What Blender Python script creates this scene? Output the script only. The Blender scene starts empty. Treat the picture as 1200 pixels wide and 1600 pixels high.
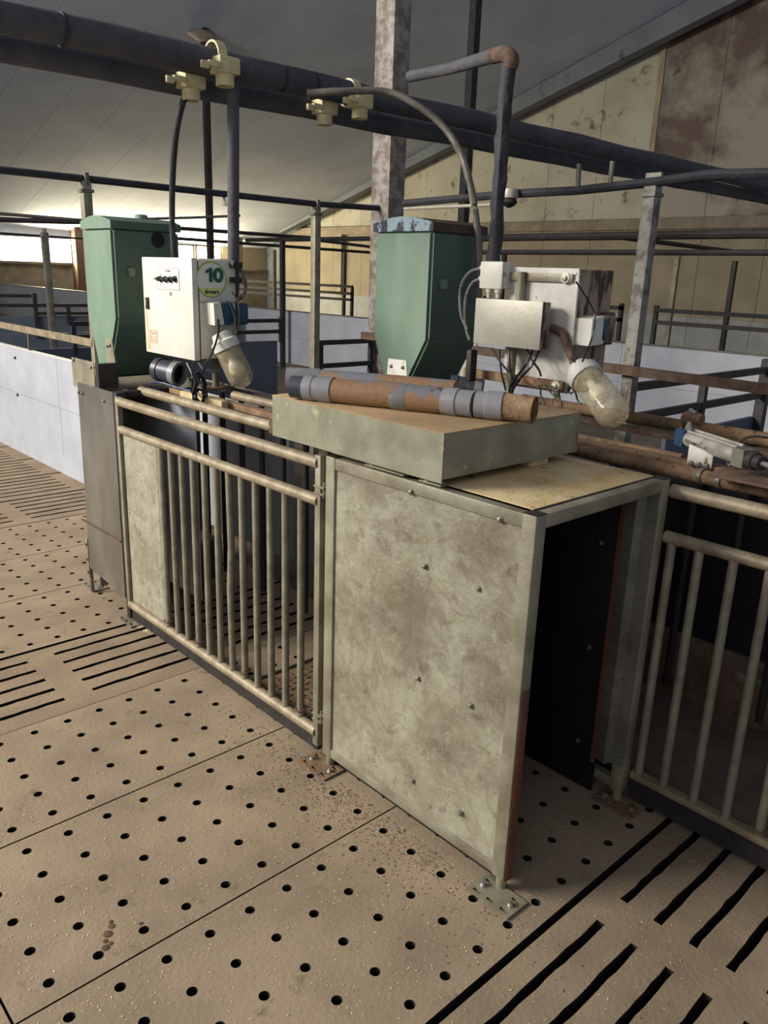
import bpy, bmesh, math, random
from mathutils import Vector, Matrix
random.seed(7)
S = bpy.context.scene
COL = S.collection

# ---------------------------------------------------------------- camera, light, exposure
cd = bpy.data.cameras.new('camera'); cam = bpy.data.objects.new('camera', cd); COL.objects.link(cam)
cd.sensor_fit = 'VERTICAL'; cd.sensor_height = 36; cd.lens = 36*1239.44/1600; cd.clip_start = .05; cd.clip_end = 200
yaw, pit, rol = .75622, .291455, .0349288
fw = Vector((math.sin(yaw)*math.cos(pit), math.cos(yaw)*math.cos(pit), -math.sin(pit)))
rt = Vector((math.cos(yaw), -math.sin(yaw), 0)); up = rt.cross(fw)
r2 = rt*math.cos(rol)+up*math.sin(rol); u2 = -rt*math.sin(rol)+up*math.cos(rol)
M = Matrix((r2, u2, -fw)).transposed().to_4x4(); M.translation = (0, 0, 1.62)
cam.matrix_world = M
S.camera = cam
S.view_settings.view_transform = 'Standard'; S.view_settings.look = 'None'
S.view_settings.gamma = 1; S.view_settings.use_curve_mapping = False
S.view_settings.exposure = 0.0
W = bpy.data.worlds.new('world'); S.world = W; W.use_nodes = True
W.node_tree.nodes['Background'].inputs[0].default_value = (.80, .86, 1, 1)
W.node_tree.nodes['Background'].inputs[1].default_value = .30

def area(name, loc, target, sx, sy, power, colour):
    l = bpy.data.lights.new(name, 'AREA'); l.shape = 'RECTANGLE'; l.size = sx; l.size_y = sy
    l.energy = power; l.color = colour
    o = bpy.data.objects.new(name, l); COL.objects.link(o); o.location = loc
    o.rotation_euler = (Vector(target)-Vector(loc)).to_track_quat('-Z', 'Y').to_euler()
    return o
# daylight from the window band in the side of the barn left of the frame
area('daylight_side_windows', (-6, 7.6, 5.3), (1.6, 2.2, .6), 4.5, 2.2, 1850, (1, .945, .85))
area('second_side_light', (-6, -1.0, 3.6), (2, 3, .4), 5, 3, 70, (1, .97, .92))  # second, weaker area light from the unseen left side
# daylight coming in through the far eave windows
area('daylight_far_windows', (13.5, 26.6, 2.0), (14.5, 18, 2.6), 8, .8, 1500, (1, .86, .55))

# ---------------------------------------------------------------- materials
def lin(h):
    h = h.lstrip('#'); c = [int(h[i:i+2], 16)/255 for i in (0, 2, 4)]
    return tuple(((x+.055)/1.055)**2.4 if x > .04045 else x/12.92 for x in c)+(1,)
def mat(name, base, second=None, third=None, scale=8, rough=.6, metal=0, bump=.15, fine=60, t3=.62, w3=.05,
        stretch=(1, 1, 1), lo=.35, hi=.65, spec=.4, detail=6):
    """base + large soft blotches of second + small sharp-edged spots of third, on world position"""
    m = bpy.data.materials.new(name); m.use_nodes = True; n = m.node_tree.nodes; l = m.node_tree.links
    b = n['Principled BSDF']; b.inputs['Roughness'].default_value = rough; b.inputs['Metallic'].default_value = metal
    b.inputs['Specular IOR Level'].default_value = spec
    geo = n.new('ShaderNodeNewGeometry'); mp = n.new('ShaderNodeVectorMath'); mp.operation = 'MULTIPLY'
    mp.inputs[1].default_value = stretch; l.new(geo.outputs['Position'], mp.inputs[0])
    def noise(s, d=6, r=.6):
        t = n.new('ShaderNodeTexNoise'); t.inputs['Scale'].default_value = s; t.inputs['Detail'].default_value = d
        t.inputs['Roughness'].default_value = r; l.new(mp.outputs[0], t.inputs['Vector']); return t.outputs['Fac']
    def ramp(s, a, c):
        t = n.new('ShaderNodeMapRange'); t.inputs['From Min'].default_value = a; t.inputs['From Max'].default_value = c
        l.new(s, t.inputs['Value']); return t.outputs['Result']
    def mix(f, a, c):
        t = n.new('ShaderNodeMix'); t.data_type = 'RGBA'; l.new(f, t.inputs[0])
        for i, v in ((6, a), (7, c)):
            if isinstance(v, tuple): t.inputs[i].default_value = v
            else: l.new(v, t.inputs[i])
        return t.outputs[2]
    col = lin(base)
    if second: col = mix(ramp(noise(scale, detail), lo, hi), col, lin(second))
    if third: col = mix(ramp(noise(scale*2.7, 8, .7), t3, t3+w3), col, lin(third))
    if isinstance(col, tuple): b.inputs['Base Color'].default_value = col
    else: l.new(col, b.inputs['Base Color'])
    if bump:
        bp = n.new('ShaderNodeBump'); bp.inputs['Strength'].default_value = bump; bp.inputs['Distance'].default_value = .01
        l.new(noise(fine, 4), bp.inputs['Height']); l.new(bp.outputs[0], b.inputs['Normal'])
    return m
m_conc = mat('concrete', '#9b8971', '#857460', '#6a5a48', scale=3, rough=.85, bump=.25, fine=70, t3=.60, w3=.12)
m_conc2 = mat('concrete_slotted', '#93816a', '#7f6e5a', '#66584a', scale=4, rough=.85, bump=.25, fine=70, t3=.66, w3=.1)
m_hole = mat('shade_dark_concrete', '#1d1915', '#15120f', scale=9, rough=.9, bump=0)  # near-black walls put the shade inside slots and holes into colour
m_concd = mat('damp_concrete', '#6b5f50', '#4d443a', '#3a332c', scale=5, rough=.8)
m_grain = mat('grain', '#e4d3ae', '#c9b184', scale=30, rough=.7)
m_dung = mat('dry_dirt', '#4d3b2c', '#6b5340', scale=30, rough=.9)
m_galv = mat('weathered_galvanised', '#9a9682', '#7b7461', '#615241', scale=9, rough=.48, metal=.25, bump=.12, fine=90, t3=.64, w3=.08)
m_galvp = mat('spangled_galvanised_sheet', '#a8a692', '#867f6a', '#5d4c3c', scale=5, rough=.52, metal=.25, bump=.3, fine=30, t3=.55, w3=.2, detail=14)
m_galvc = mat('cover_galvanised', '#9c9b86', '#858370', '#b9b28c', scale=9, rough=.5, metal=.25, bump=.1, fine=60, t3=.60, w3=.08)
m_galvd = mat('dull_galvanised', '#7d7a70', '#5f5b52', '#4b4035', scale=9, rough=.5, metal=.3, bump=.15)
m_stain = mat('stainless_sheet', '#8d877d', '#6f6a62', '#5a5148', scale=4, rough=.38, metal=.55, bump=.05, stretch=(1, 1, .5))
m_tube = mat('dirty_tube', '#a0937b', '#7f725c', '#634e3a', scale=16, rough=.5, metal=.2, bump=.2, fine=120, t3=.62)
m_bar = mat('bar_steel', '#96917f', '#7b7565', '#665742', scale=14, rough=.5, metal=.3, bump=.15, t3=.66)
m_brown = mat('mud_caked_tube', '#8d7256', '#6d5540', '#4a382b', scale=14, rough=.85, bump=.5, fine=60, t3=.58)
m_rust = mat('rusty_metal', '#6d5748', '#4b3a30', '#8c5a35', scale=14, rough=.8, bump=.5, fine=50, t3=.62)
m_rustbox = mat('rusty_painted_metal', '#9c8b78', '#49382f', '#a3683a', scale=13, rough=.75, bump=.4, fine=40, lo=.50, hi=.58, t3=.62, stretch=(1, 1, .3))
m_red = mat('rust_red_strip', '#70442f', '#5a3a2d', '#4d3a33', scale=10, rough=.6)
m_dark = mat('dark_steel', '#3d3a3a', '#2f2c2c', '#50453a', scale=12, rough=.55, metal=.3, bump=.2, t3=.66)
m_darkblue = mat('grimy_black_pipe', '#38383d', '#2a2b30', '#54483f', scale=10, rough=.7, bump=.5, fine=40, t3=.64)
m_fly = mat('dusty_feed_pipe', '#57565a', '#43444b', '#6d6057', scale=6, rough=.85, bump=.5, fine=50, t3=.63)
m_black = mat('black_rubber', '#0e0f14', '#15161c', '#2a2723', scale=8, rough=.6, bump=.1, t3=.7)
m_blackc = mat('black_cable', '#16171b', rough=.4, bump=0)
m_greyc = mat('grey_cable', '#7b7b7e', '#5e5d60', scale=20, rough=.5, bump=0)
m_tanc = mat('dusty_cable', '#7a6c58', '#54493c', scale=20, rough=.7, bump=0)
m_grnc = mat('green_cable', '#4f6a3c', '#3b4a2e', scale=20, rough=.6, bump=0)
m_bluec = mat('blue_cable', '#2f3c6c', '#6a7494', scale=30, rough=.5, bump=0)
m_green = mat('green_hopper_plastic', '#778c7a', '#66806c', '#52665a', scale=6, rough=.42, bump=.06, t3=.69, w3=.05, stretch=(1, 1, .4), lo=.4, hi=.7)
m_green_shade = mat('shaded_soiled_green_plastic', '#566b5d', '#485c4f', '#7a5640', scale=4, rough=.5, bump=.1, t3=.64, w3=.05)  # hopper green with the front's shade painted in, plus brown soiling spots
m_lidw = mat('flaking_lid_edge', '#8fa3ad', '#2c313a', '#23262c', scale=16, rough=.6, lo=.49, hi=.53, t3=.62)
m_lidb = mat('brown_dusty_lid', '#5b4a3c', '#46392f', '#3c4a3c', scale=8, rough=.8)
m_white = mat('white_enamel', '#d9d9cf', '#cfccbe', '#9b8b74', scale=7, rough=.4, bump=.04, t3=.70, w3=.05, stretch=(1, 1, .5))
m_whited = mat('stained_white_enamel', '#d4d2cb', '#bcb7ab', '#6b5647', scale=9, rough=.5, bump=.15, t3=.60, w3=.07)
m_alu = mat('scuffed_aluminium', '#b9b5a8', '#a7a294', '#6e5f4c', scale=8, rough=.45, metal=.25, bump=.08, t3=.68)
m_blue = mat('blue_plastic', '#23456a', '#2b4258', scale=12, rough=.35, bump=.05)
m_pvc = mat('grey_pvc', '#8f8f92', '#7e7d7e', '#a38e74', scale=9, rough=.4, bump=.05, t3=.66)
m_pvcd = mat('dark_pvc', '#3a3f4a', '#4a4c52', scale=9, rough=.4, bump=.05)
m_pvcb = mat('mud_stained_pvc', '#8d6e50', '#73747a', '#5a4636', scale=7, rough=.7, bump=.3, fine=60, lo=.5, hi=.56, t3=.62, stretch=(1, .7, 1))
m_pvcr = mat('peeling_pvc_end', '#9a8466', '#7c5a3d', '#3a3d48', scale=15, rough=.8, bump=.6, fine=50, lo=.4, hi=.6, t3=.60)
m_dust = mat('dusty_top', '#b79a73', '#a08562', '#7d664c', scale=6, rough=.9, bump=.2, t3=.66)
m_roof = mat('yellow_stained_sheet', '#dcc698', '#c2a26c', '#5c4429', scale=7, rough=.6, bump=.15, t3=.635, w3=.05)
m_wood = mat('pale_timber', '#c5b68e', '#a89870', scale=12, rough=.7, stretch=(1, 1, .2))
m_woodb = mat('timber_batten', '#a69682', '#8d7c69', scale=12, rough=.8, stretch=(1, 1, .2))
m_panel = mat('white_plastic_panel', '#afb2bb', '#a1a4ae', '#8c8b90', scale=3, rough=.5, bump=.03, t3=.68, w3=.1)
m_slate = mat('slate_grey_panel', '#5c6472', '#525a68', scale=3, rough=.6, bump=.03)
m_greyw = mat('grey_lower_wall', '#9da0a2', '#8c8d8e', scale=2, rough=.8)
m_yellow = mat('yellowed_wall_panel', '#968c78', '#857c6b', '#706758', scale=1.2, rough=.8, bump=.03, t3=.66, w3=.1)
m_ledge = mat('stained_ledge', '#8f8575', '#746a5d', scale=3, rough=.85)
m_cream = mat('cream_wall_panel', '#b4b1a4', '#a09c8e', '#66584f', scale=.7, rough=.8, bump=.03, t3=.57, w3=.09)
m_gable2 = mat('damp_stained_wall_panel', '#9c968a', '#675852', '#584a45', scale=.5, rough=.85, bump=.03, lo=.47, hi=.60, t3=.60)
m_ceil = mat('hazy_dirty_white_ceiling', '#c8d1e2', '#b4bdcf', '#9a9ea8', scale=.5, rough=.95, bump=.03, fine=10, t3=.7, w3=.1)  # base lightened and blued to put the haze under the roof into colour
m_haunch = mat('dusty_ceiling_beam', '#767c84', '#676d75', '#504e50', scale=.8, rough=.95)
m_column = mat('galvanised_column', '#9d968d', '#766a62', '#57493f', scale=11, rough=.6, metal=.1, bump=.3, fine=40, lo=.42, hi=.58, t3=.60)
m_flake = mat('flaking_galvanised', '#8b8983', '#5f5a55', '#4b4038', scale=10, rough=.6, metal=.2, bump=.3, fine=50, lo=.45, hi=.58, t3=.6)
m_yel = mat('cream_yellow_plastic', '#cfc59a', '#bcae7f', scale=20, rough=.5)
m_silver = mat('scratched_cylinder', '#d5d2cc', '#a59d92', '#5b4a3c', scale=22, rough=.3, metal=.45, bump=.1, t3=.60, stretch=(1, .4, 1))
m_galvbolt = mat('zinc_bolt', '#9a958a', '#6f675a', scale=60, rough=.4, metal=.6, bump=0)
m_steel = mat('bright_steel', '#b5b5b0', rough=.3, metal=.8, bump=0)
m_orange = mat('orange_print', '#c4713d', rough=.6, bump=0)
m_ink = mat('dark_print', '#2b2c30', rough=.6, bump=0)
m_greyink = mat('grey_print', '#8c8c88', rough=.6, bump=0)
m_redink = mat('red_print', '#a86a62', rough=.6, bump=0)
m_stickw = mat('sticker_white', '#e4e2dc', rough=.4, bump=0)
m_lime = mat('sticker_lime', '#d3d98f', rough=.4, bump=0)
m_olive = mat('sticker_olive', '#8f9a45', rough=.4, bump=0)
m_dgreen = mat('sticker_green', '#1f5b46', rough=.4, bump=0)
m_foam = mat('foam_patch', '#b9ab97', '#8d8277', scale=8, rough=.95, bump=.6)
def glassmat():
    m = bpy.data.materials.new('dusty_glass'); m.use_nodes = True; n = m.node_tree.nodes; l = m.node_tree.links
    b = n['Principled BSDF']; b.inputs['Base Color'].default_value = lin('#c9bd9f'); b.inputs['Roughness'].default_value = .12
    t = n.new('ShaderNodeBsdfTransparent'); t.inputs[0].default_value = (.93, .91, .85, 1); mx = n.new('ShaderNodeMixShader')
    ns = n.new('ShaderNodeTexNoise'); ns.inputs['Scale'].default_value = 9; mr = n.new('ShaderNodeMapRange')
    mr.inputs['From Min'].default_value = .3; mr.inputs['From Max'].default_value = .7; mr.inputs['To Min'].default_value = .22; mr.inputs['To Max'].default_value = .5
    l.new(ns.outputs['Fac'], mr.inputs['Value']); l.new(mr.outputs[0], mx.inputs[0])
    l.new(t.outputs[0], mx.inputs[1]); l.new(b.outputs[0], mx.inputs[2]); l.new(mx.outputs[0], n['Material Output'].inputs[0])
    return m
m_glass = glassmat()
m_bulb = mat('dusty_white_bulb', '#e6e0d4', rough=.3, bump=0)
def emat(name, c, s):
    m = bpy.data.materials.new(name); m.use_nodes = True; b = m.node_tree.nodes['Principled BSDF']
    b.inputs['Base Color'].default_value = c; b.inputs['Emission Color'].default_value = c; b.inputs['Emission Strength'].default_value = s
    return m
m_win = emat('bright_daylight_pane', (1, .97, .82, 1), 2.6)
def floormat(m):
    """tiny pale crumbs and dark specks trodden over the concrete"""
    n = m.node_tree.nodes; l = m.node_tree.links; b = n['Principled BSDF']
    src = b.inputs['Base Color'].links[0].from_socket
    geo = n.new('ShaderNodeNewGeometry')
    for sc, th, c in ((75, .085, '#d9c7a2'), (46, .07, '#4a3c2e')):
        v = n.new('ShaderNodeTexVoronoi'); v.inputs['Scale'].default_value = sc; l.new(geo.outputs['Position'], v.inputs['Vector'])
        lt = n.new('ShaderNodeMath'); lt.operation = 'LESS_THAN'; lt.inputs[1].default_value = th; l.new(v.outputs['Distance'], lt.inputs[0])
        ns = n.new('ShaderNodeTexNoise'); ns.inputs['Scale'].default_value = 5; l.new(geo.outputs['Position'], ns.inputs['Vector'])
        g = n.new('ShaderNodeMath'); g.operation = 'GREATER_THAN'; g.inputs[1].default_value = .55; l.new(ns.outputs['Fac'], g.inputs[0])
        mu = n.new('ShaderNodeMath'); mu.operation = 'MULTIPLY'; l.new(lt.outputs[0], mu.inputs[0]); l.new(g.outputs[0], mu.inputs[1])
        mx = n.new('ShaderNodeMix'); mx.data_type = 'RGBA'; l.new(mu.outputs[0], mx.inputs[0]); l.new(src, mx.inputs[6]); mx.inputs[7].default_value = lin(c)
        src = mx.outputs[2]
    l.new(src, b.inputs['Base Color'])
def scratched(m):
    '''pale wandering scratches and a big brown smear over the beaten sheet'''
    n = m.node_tree.nodes; l = m.node_tree.links; b = n['Principled BSDF']; src = b.inputs['Base Color'].links[0].from_socket
    geo = n.new('ShaderNodeNewGeometry')
    for sc, dist, c, w, fac in ((11, 2.5, '#d2d3c6', .012, .38), (23, 3, '#c4c6bb', .014, .3), (4, 1.5, '#6b5a48', .03, .28)):
        ns = n.new('ShaderNodeTexNoise'); ns.inputs['Scale'].default_value = sc; ns.inputs['Distortion'].default_value = dist; ns.inputs['Detail'].default_value = 3
        l.new(geo.outputs['Position'], ns.inputs['Vector'])
        a = n.new('ShaderNodeMath'); a.operation = 'SUBTRACT'; a.inputs[1].default_value = .5; l.new(ns.outputs['Fac'], a.inputs[0])
        q = n.new('ShaderNodeMath'); q.operation = 'ABSOLUTE'; l.new(a.outputs[0], q.inputs[0])
        mr = n.new('ShaderNodeMapRange'); mr.inputs['From Min'].default_value = 0; mr.inputs['From Max'].default_value = w
        mr.inputs['To Min'].default_value = fac; mr.inputs['To Max'].default_value = 0; l.new(q.outputs[0], mr.inputs['Value'])
        mx = n.new('ShaderNodeMix'); mx.data_type = 'RGBA'; l.new(mr.outputs[0], mx.inputs[0]); l.new(src, mx.inputs[6]); mx.inputs[7].default_value = lin(c); src = mx.outputs[2]
    ns = n.new('ShaderNodeTexNoise'); ns.inputs['Scale'].default_value = 2.6; ns.inputs['Detail'].default_value = 12; ns.inputs['Roughness'].default_value = .68
    l.new(geo.outputs['Position'], ns.inputs['Vector']); mr = n.new('ShaderNodeMapRange'); mr.inputs['From Min'].default_value = .50
    mr.inputs['From Max'].default_value = .62; mr.inputs['To Max'].default_value = .6; l.new(ns.outputs['Fac'], mr.inputs['Value'])
    mx = n.new('ShaderNodeMix'); mx.data_type = 'RGBA'; l.new(mr.outputs[0], mx.inputs[0]); l.new(src, mx.inputs[6]); mx.inputs[7].default_value = lin('#6a5f4d'); src = mx.outputs[2]
    l.new(src, b.inputs['Base Color'])
scratched(m_galvp)
floormat(m_conc); floormat(m_conc2)

# ---------------------------------------------------------------- mesh builder
class MB:
    def __init__(s): s.bm = bmesh.new()
    def box(s, x0, x1, y0, y1, z0, z1, bev=0):
        r = bmesh.ops.create_cube(s.bm, size=1)
        for v in r['verts']:
            v.co = Vector(((x0+x1)/2+v.co.x*(x1-x0), (y0+y1)/2+v.co.y*(y1-y0), (z0+z1)/2+v.co.z*(z1-z0)))
        if bev:
            es = {e for v in r['verts'] for e in v.link_edges}
            bmesh.ops.bevel(s.bm, geom=list(es), offset=bev, segments=2, affect='EDGES', profile=.5)
        return s
    def prism(s, pts, a, b, axis='x'):
        """pts: closed 2-D outline in the two other axes, swept from a to b along axis"""
        def mk(t, p):
            return {'x': (t, p[0], p[1]), 'y': (p[0], t, p[1]), 'z': (p[0], p[1], t)}[axis]
        A = [s.bm.verts.new(mk(a, p)) for p in pts]; B = [s.bm.verts.new(mk(b, p)) for p in pts]
        n = len(pts); s.bm.faces.new(A); s.bm.faces.new(B[::-1])
        for i in range(n): s.bm.faces.new((A[i], B[i], B[(i+1) % n], A[(i+1) % n]))
        return s
    def tube(s, pts, r, n=10, cap=True, smooth=True, jitter=0):
        pts = [Vector(p) for p in pts]; rs = r if isinstance(r, (list, tuple)) else [r]*len(pts)
        rings = []; ref = None
        for i, p in enumerate(pts):
            d = (pts[min(i+1, len(pts)-1)]-pts[max(i-1, 0)]).normalized()
            if ref is None or abs(ref.dot(d)) > .95: ref = Vector((0, 0, 1)) if abs(d.z) < .9 else Vector((1, 0, 0))
            a = d.cross(ref).normalized(); b = d.cross(a).normalized(); ref = -b if False else ref
            rings.append([s.bm.verts.new(p+(a*math.cos(2*math.pi*k/n)+b*math.sin(2*math.pi*k/n))*rs[i]*(1+random.uniform(-jitter, jitter))) for k in range(n)])
        for i in range(len(rings)-1):
            for k in range(n):
                f = s.bm.faces.new((rings[i][k], rings[i][(k+1) % n], rings[i+1][(k+1) % n], rings[i+1][k])); f.smooth = smooth
        if cap: s.bm.faces.new(rings[0][::-1]); s.bm.faces.new(rings[-1])
        return s
    def pipe(s, a, b, r, t, n=20):
        """open-ended pipe with wall thickness"""
        a, b = Vector(a), Vector(b); d = (b-a).normalized(); q = Vector((0, 0, 1)) if abs(d.z) < .9 else Vector((1, 0, 0))
        u = d.cross(q).normalized(); v = d.cross(u)
        R = [[s.bm.verts.new(p+(u*math.cos(2*math.pi*k/n)+v*math.sin(2*math.pi*k/n))*rr) for k in range(n)] for p, rr in ((a, r), (b, r), (b, r-t), (a, r-t))]
        for i in range(4):
            for k in range(n):
                f = s.bm.faces.new((R[i][k], R[i][(k+1) % n], R[(i+1) % 4][(k+1) % n], R[(i+1) % 4][k])); f.smooth = i in (0, 2)
        return s
    def lathe(s, a, d, prof, n=24):
        """prof: list of (distance along d, radius)"""
        a = Vector(a); d = Vector(d).normalized(); q = Vector((0, 0, 1)) if abs(d.z) < .9 else Vector((1, 0, 0))
        u = d.cross(q).normalized(); v = d.cross(u)
        R = [[s.bm.verts.new(a+d*t+(u*math.cos(2*math.pi*k/n)+v*math.sin(2*math.pi*k/n))*max(r, .0004)) for k in range(n)] for t, r in prof]
        for i in range(len(R)-1):
            for k in range(n):
                f = s.bm.faces.new((R[i][k], R[i][(k+1) % n], R[i+1][(k+1) % n], R[i+1][k])); f.smooth = True
        s.bm.faces.new(R[0][::-1]); s.bm.faces.new(R[-1])
        return s
    def quadbox(s, p0, p1, w, h, side=(0, 0, 1)):
        """square bar from p0 to p1, h along `side`, w across"""
        p0, p1 = Vector(p0), Vector(p1); d = (p1-p0).normalized(); u = Vector(side); a = d.cross(u).normalized(); b = a.cross(d).normalized()
        vs = [s.bm.verts.new(p+a*i*w/2+b*j*h/2) for p in (p0, p1) for i, j in ((-1, -1), (1, -1), (1, 1), (-1, 1))]
        for f in ((3, 2, 1, 0), (4, 5, 6, 7), (0, 1, 5, 4), (1, 2, 6, 5), (2, 3, 7, 6), (3, 0, 4, 7)): s.bm.faces.new([vs[i] for i in f])
        return s
    def build(s, name, m, parent=None, label=None, loc=None):
        bmesh.ops.recalc_face_normals(s.bm, faces=s.bm.faces)
        me = bpy.data.meshes.new(name); s.bm.to_mesh(me); s.bm.free(); me.materials.append(m); me.set_sharp_from_angle(angle=math.radians(38))
        base = Vector((0, 0, 0)); p = parent
        while p is not None: base += Vector(p.location); p = p.parent
        loc = Vector(loc) if loc is not None else base
        me.transform(Matrix.Translation(-loc))
        o = bpy.data.objects.new(name, me); COL.objects.link(o); o.parent = parent; o.location = loc-base
        if label: o['label'] = label
        return o
def thing(name, label, cat, loc, group=None):
    o = bpy.data.objects.new(name, None); COL.objects.link(o); o.location = loc; o.empty_display_size = .1
    o['label'] = label; o['category'] = cat
    if group: o['group'] = group
    return o
def tag(o, label, cat, group=None):
    o['label'] = label; o['category'] = cat
    if group: o['group'] = group
    return o
def struct(o): o['kind'] = 'structure'; return o
def copyto(o, delta):
    c = o.copy(); COL.objects.link(c); c.location = Vector(o.location)+Vector(delta); return c
def lump(pts, sub=10):
    """smooth curve through points (Catmull-Rom)"""
    P = [Vector(p) for p in pts]; P = [P[0]*2-P[1]]+P+[P[-1]*2-P[-2]]; out = []
    for i in range(1, len(P)-2):
        for k in range(sub):
            t = k/sub; a, b, c, d = P[i-1:i+3]
            out.append(.5*((2*b)+(c-a)*t+(2*a-5*b+4*c-d)*t*t+(3*b-a-3*c+d)*t**3))
    return out+[P[-2]]
def base_of(pts):
    v = min(pts, key=lambda p: p[2]); return tuple(v)

# ---------------------------------------------------------------- floor of slats
floor = struct(bpy.data.objects.new('floor', None)); COL.objects.link(floor)
def grid_slab(w, h, cells_x, cells_y, cut, depth):
    """slab with rectangular cut-outs; cells_* are break positions, cut(i,j) says which cells are open"""
    b = MB(); bm = b.bm; X, Y = cells_x, cells_y; V = {}
    def v(i, j, z):
        if (i, j, z) not in V: V[i, j, z] = bm.verts.new((X[i], Y[j], z))
        return V[i, j, z]
    nx, ny = len(X)-1, len(Y)-1
    op = lambda i, j: i < 0 or j < 0 or i >= nx or j >= ny or cut(i, j)
    for i in range(nx):
        for j in range(ny):
            if cut(i, j): continue
            bm.faces.new((v(i, j, 0), v(i+1, j, 0), v(i+1, j+1, 0), v(i, j+1, 0)))
            for (di, dj, a, c) in ((-1, 0, (i, j), (i, j+1)), (1, 0, (i+1, j), (i+1, j+1)), (0, -1, (i, j), (i+1, j)), (0, 1, (i, j+1), (i+1, j+1))):
                if op(i+di, j+dj): bm.faces.new((v(*a, 0), v(*c, 0), v(*c, -depth), v(*a, -depth)))
    return b
def slotted(h):
    xs = [0, .12, .63, .742, 1.252, 1.365, 1.875, 1.994]; ys = [0]
    for k in range(5): ys += [.098*(k+1)-.011+.006, .098*(k+1)+.011+.006]
    ys.append(h)
    # subdivide the slot runs so the worn edges wander a little
    X = []; kind = []
    for a, b2, k in [(xs[i], xs[i+1], i % 2) for i in range(7)]:
        nseg = 14 if k else 1
        for t in range(nseg): X.append(a+(b2-a)*t/nseg); kind.append(k)
    X.append(xs[-1])
    b = grid_slab(1.994, h, X, ys, lambda i, j: kind[i] == 1 and j % 2 == 1, .12)
    for v in b.bm.verts:
        if v.co.z > -.01 and .13 < v.co.x < 1.87 and .05 < v.co.y < h-.05: v.co.y += random.uniform(-.0022, .0022)
    return b
def perforated(h):
    b = MB(); bm = b.bm; V = {}
    def vv(x, y, z):
        k = (round(x, 5), round(y, 5), round(z, 5))
        if k not in V: V[k] = bm.verts.new((x, y, z))
        return V[k]
    cx = [.097+.12*k for k in range(16)]; cy = [.0575+.12*k for k in range(5)]
    bx = [0]+[(cx[i]+cx[i+1])/2 for i in range(15)]+[1.994]; by = [0]+[(cy[i]+cy[i+1])/2 for i in range(4)]+[h]
    n = 16
    for i in range(16):
        for j in range(5):
            x0, x1, y0, y1 = bx[i], bx[i+1], by[j], by[j+1]; outer = []
            for (ax, ay, ex, ey) in ((x0, y0, x1, y0), (x1, y0, x1, y1), (x1, y1, x0, y1), (x0, y1, x0, y0)):
                for t in range(4): outer.append((ax+(ex-ax)*t/4, ay+(ey-ay)*t/4))
            rr = .0135
            inner = [(cx[i]+rr*math.cos(math.radians(-135+22.5*k)), cy[j]+rr*math.sin(math.radians(-135+22.5*k))) for k in range(n)]
            for k in range(n):
                k2 = (k+1) % n
                bm.faces.new((vv(*outer[k], 0), vv(*outer[k2], 0), vv(*inner[k2], 0), vv(*inner[k], 0)))
                f = bm.faces.new((vv(*inner[k], 0), vv(*inner[k2], 0), vv(*inner[k2], -.06), vv(*inner[k], -.12))); f.smooth = True
    for (ax, ay, ex, ey) in ((0, 0, 1.994, 0), (1.994, 0, 1.994, h), (1.994, h, 0, h), (0, h, 0, 0)):
        bm.faces.new([bm.verts.new(p) for p in ((ax, ay, 0), (ex, ey, 0), (ex, ey, -.12), (ax, ay, -.12))])
    return b
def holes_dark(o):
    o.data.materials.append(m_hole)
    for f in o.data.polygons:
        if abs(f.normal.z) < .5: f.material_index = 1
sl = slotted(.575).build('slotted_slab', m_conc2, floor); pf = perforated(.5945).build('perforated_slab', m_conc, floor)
rows = [(-.90, 'p'), (-.28, 's'), (.322, 's'), (.918, 'p'), (1.518, 'p'), (2.119, 'p'), (2.717, 's'), (3.312, 'p'), (3.913, 'p'), (4.516, 'p')]
rows += [(5.12+.6*k, 's') for k in range(6)]
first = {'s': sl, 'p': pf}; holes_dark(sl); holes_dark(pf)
for y, k in rows:
    for x in (.36, -1.64, 2.36):
        if x == 2.36 and y > 2.2: continue
        if x < 0 and y > 6: continue
        o = first[k]
        if o.get('used'): o = o.copy(); COL.objects.link(o)
        o['used'] = 1; o.location = (x, y, random.uniform(-.0015, 0))
for o in floor.children: o.pop('used', None)
sl.data.name = 'slotted_slab'
MB().box(-3, 4.4, -1.6, 9, -.62, -.6).build('pit_bottom', m_black, floor)  # painted black so the floor openings look deep in shade
MB().box(4.37, 19, -1.6, 27.2, -.08, -.005).build('far_floor', m_concd, floor)
MB().box(-2, 4.36, 8.75, 27.2, -.08, -.005).build('far_floor', m_concd, floor)
MB().box(2.362, 4.36, 2.72, 8.74, -.08, -.005).build('far_floor', m_concd, floor)

# ---------------------------------------------------------------- shell: roof, gable, eave wall
YE, XG = 27.0, 18.6
zc = lambda y: 2.40+.298*(YE-y)
ceiling = struct(bpy.data.objects.new('ceiling', None)); COL.objects.link(ceiling)
x = -8.0
while x < XG-.1:
    x1 = min(x+1.2, XG)
    MB().prism([(YE+.3, zc(YE+.3)), (-5, zc(-5)), (-5, zc(-5)+.12), (YE+.3, zc(YE+.3)+.12)], x+.004, x1-.004, 'x').build('ceiling_board', m_ceil, ceiling)
    x = x1
MB().prism([(YE+.4, zc(YE+.4)+.1), (-5.2, zc(-5.2)+.1), (-5.2, zc(-5.2)+.16), (YE+.4, zc(YE+.4)+.16)], -8.2, XG+.3, 'x').build('roof_deck', m_haunch, ceiling)
struct(MB().prism([(YE-2, zc(YE-2)-.02), (-4, zc(-4)-.02), (-4, zc(-4)-.9), (YE-2, zc(YE-2)-.10)], XG-.75, XG-.45, 'x').build('trim_1', m_haunch))
for (x0, z0, n) in (((9.0), 0, 1),):
    pass
gable = struct(bpy.data.objects.new('wall_right', None)); COL.objects.link(gable)
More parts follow.
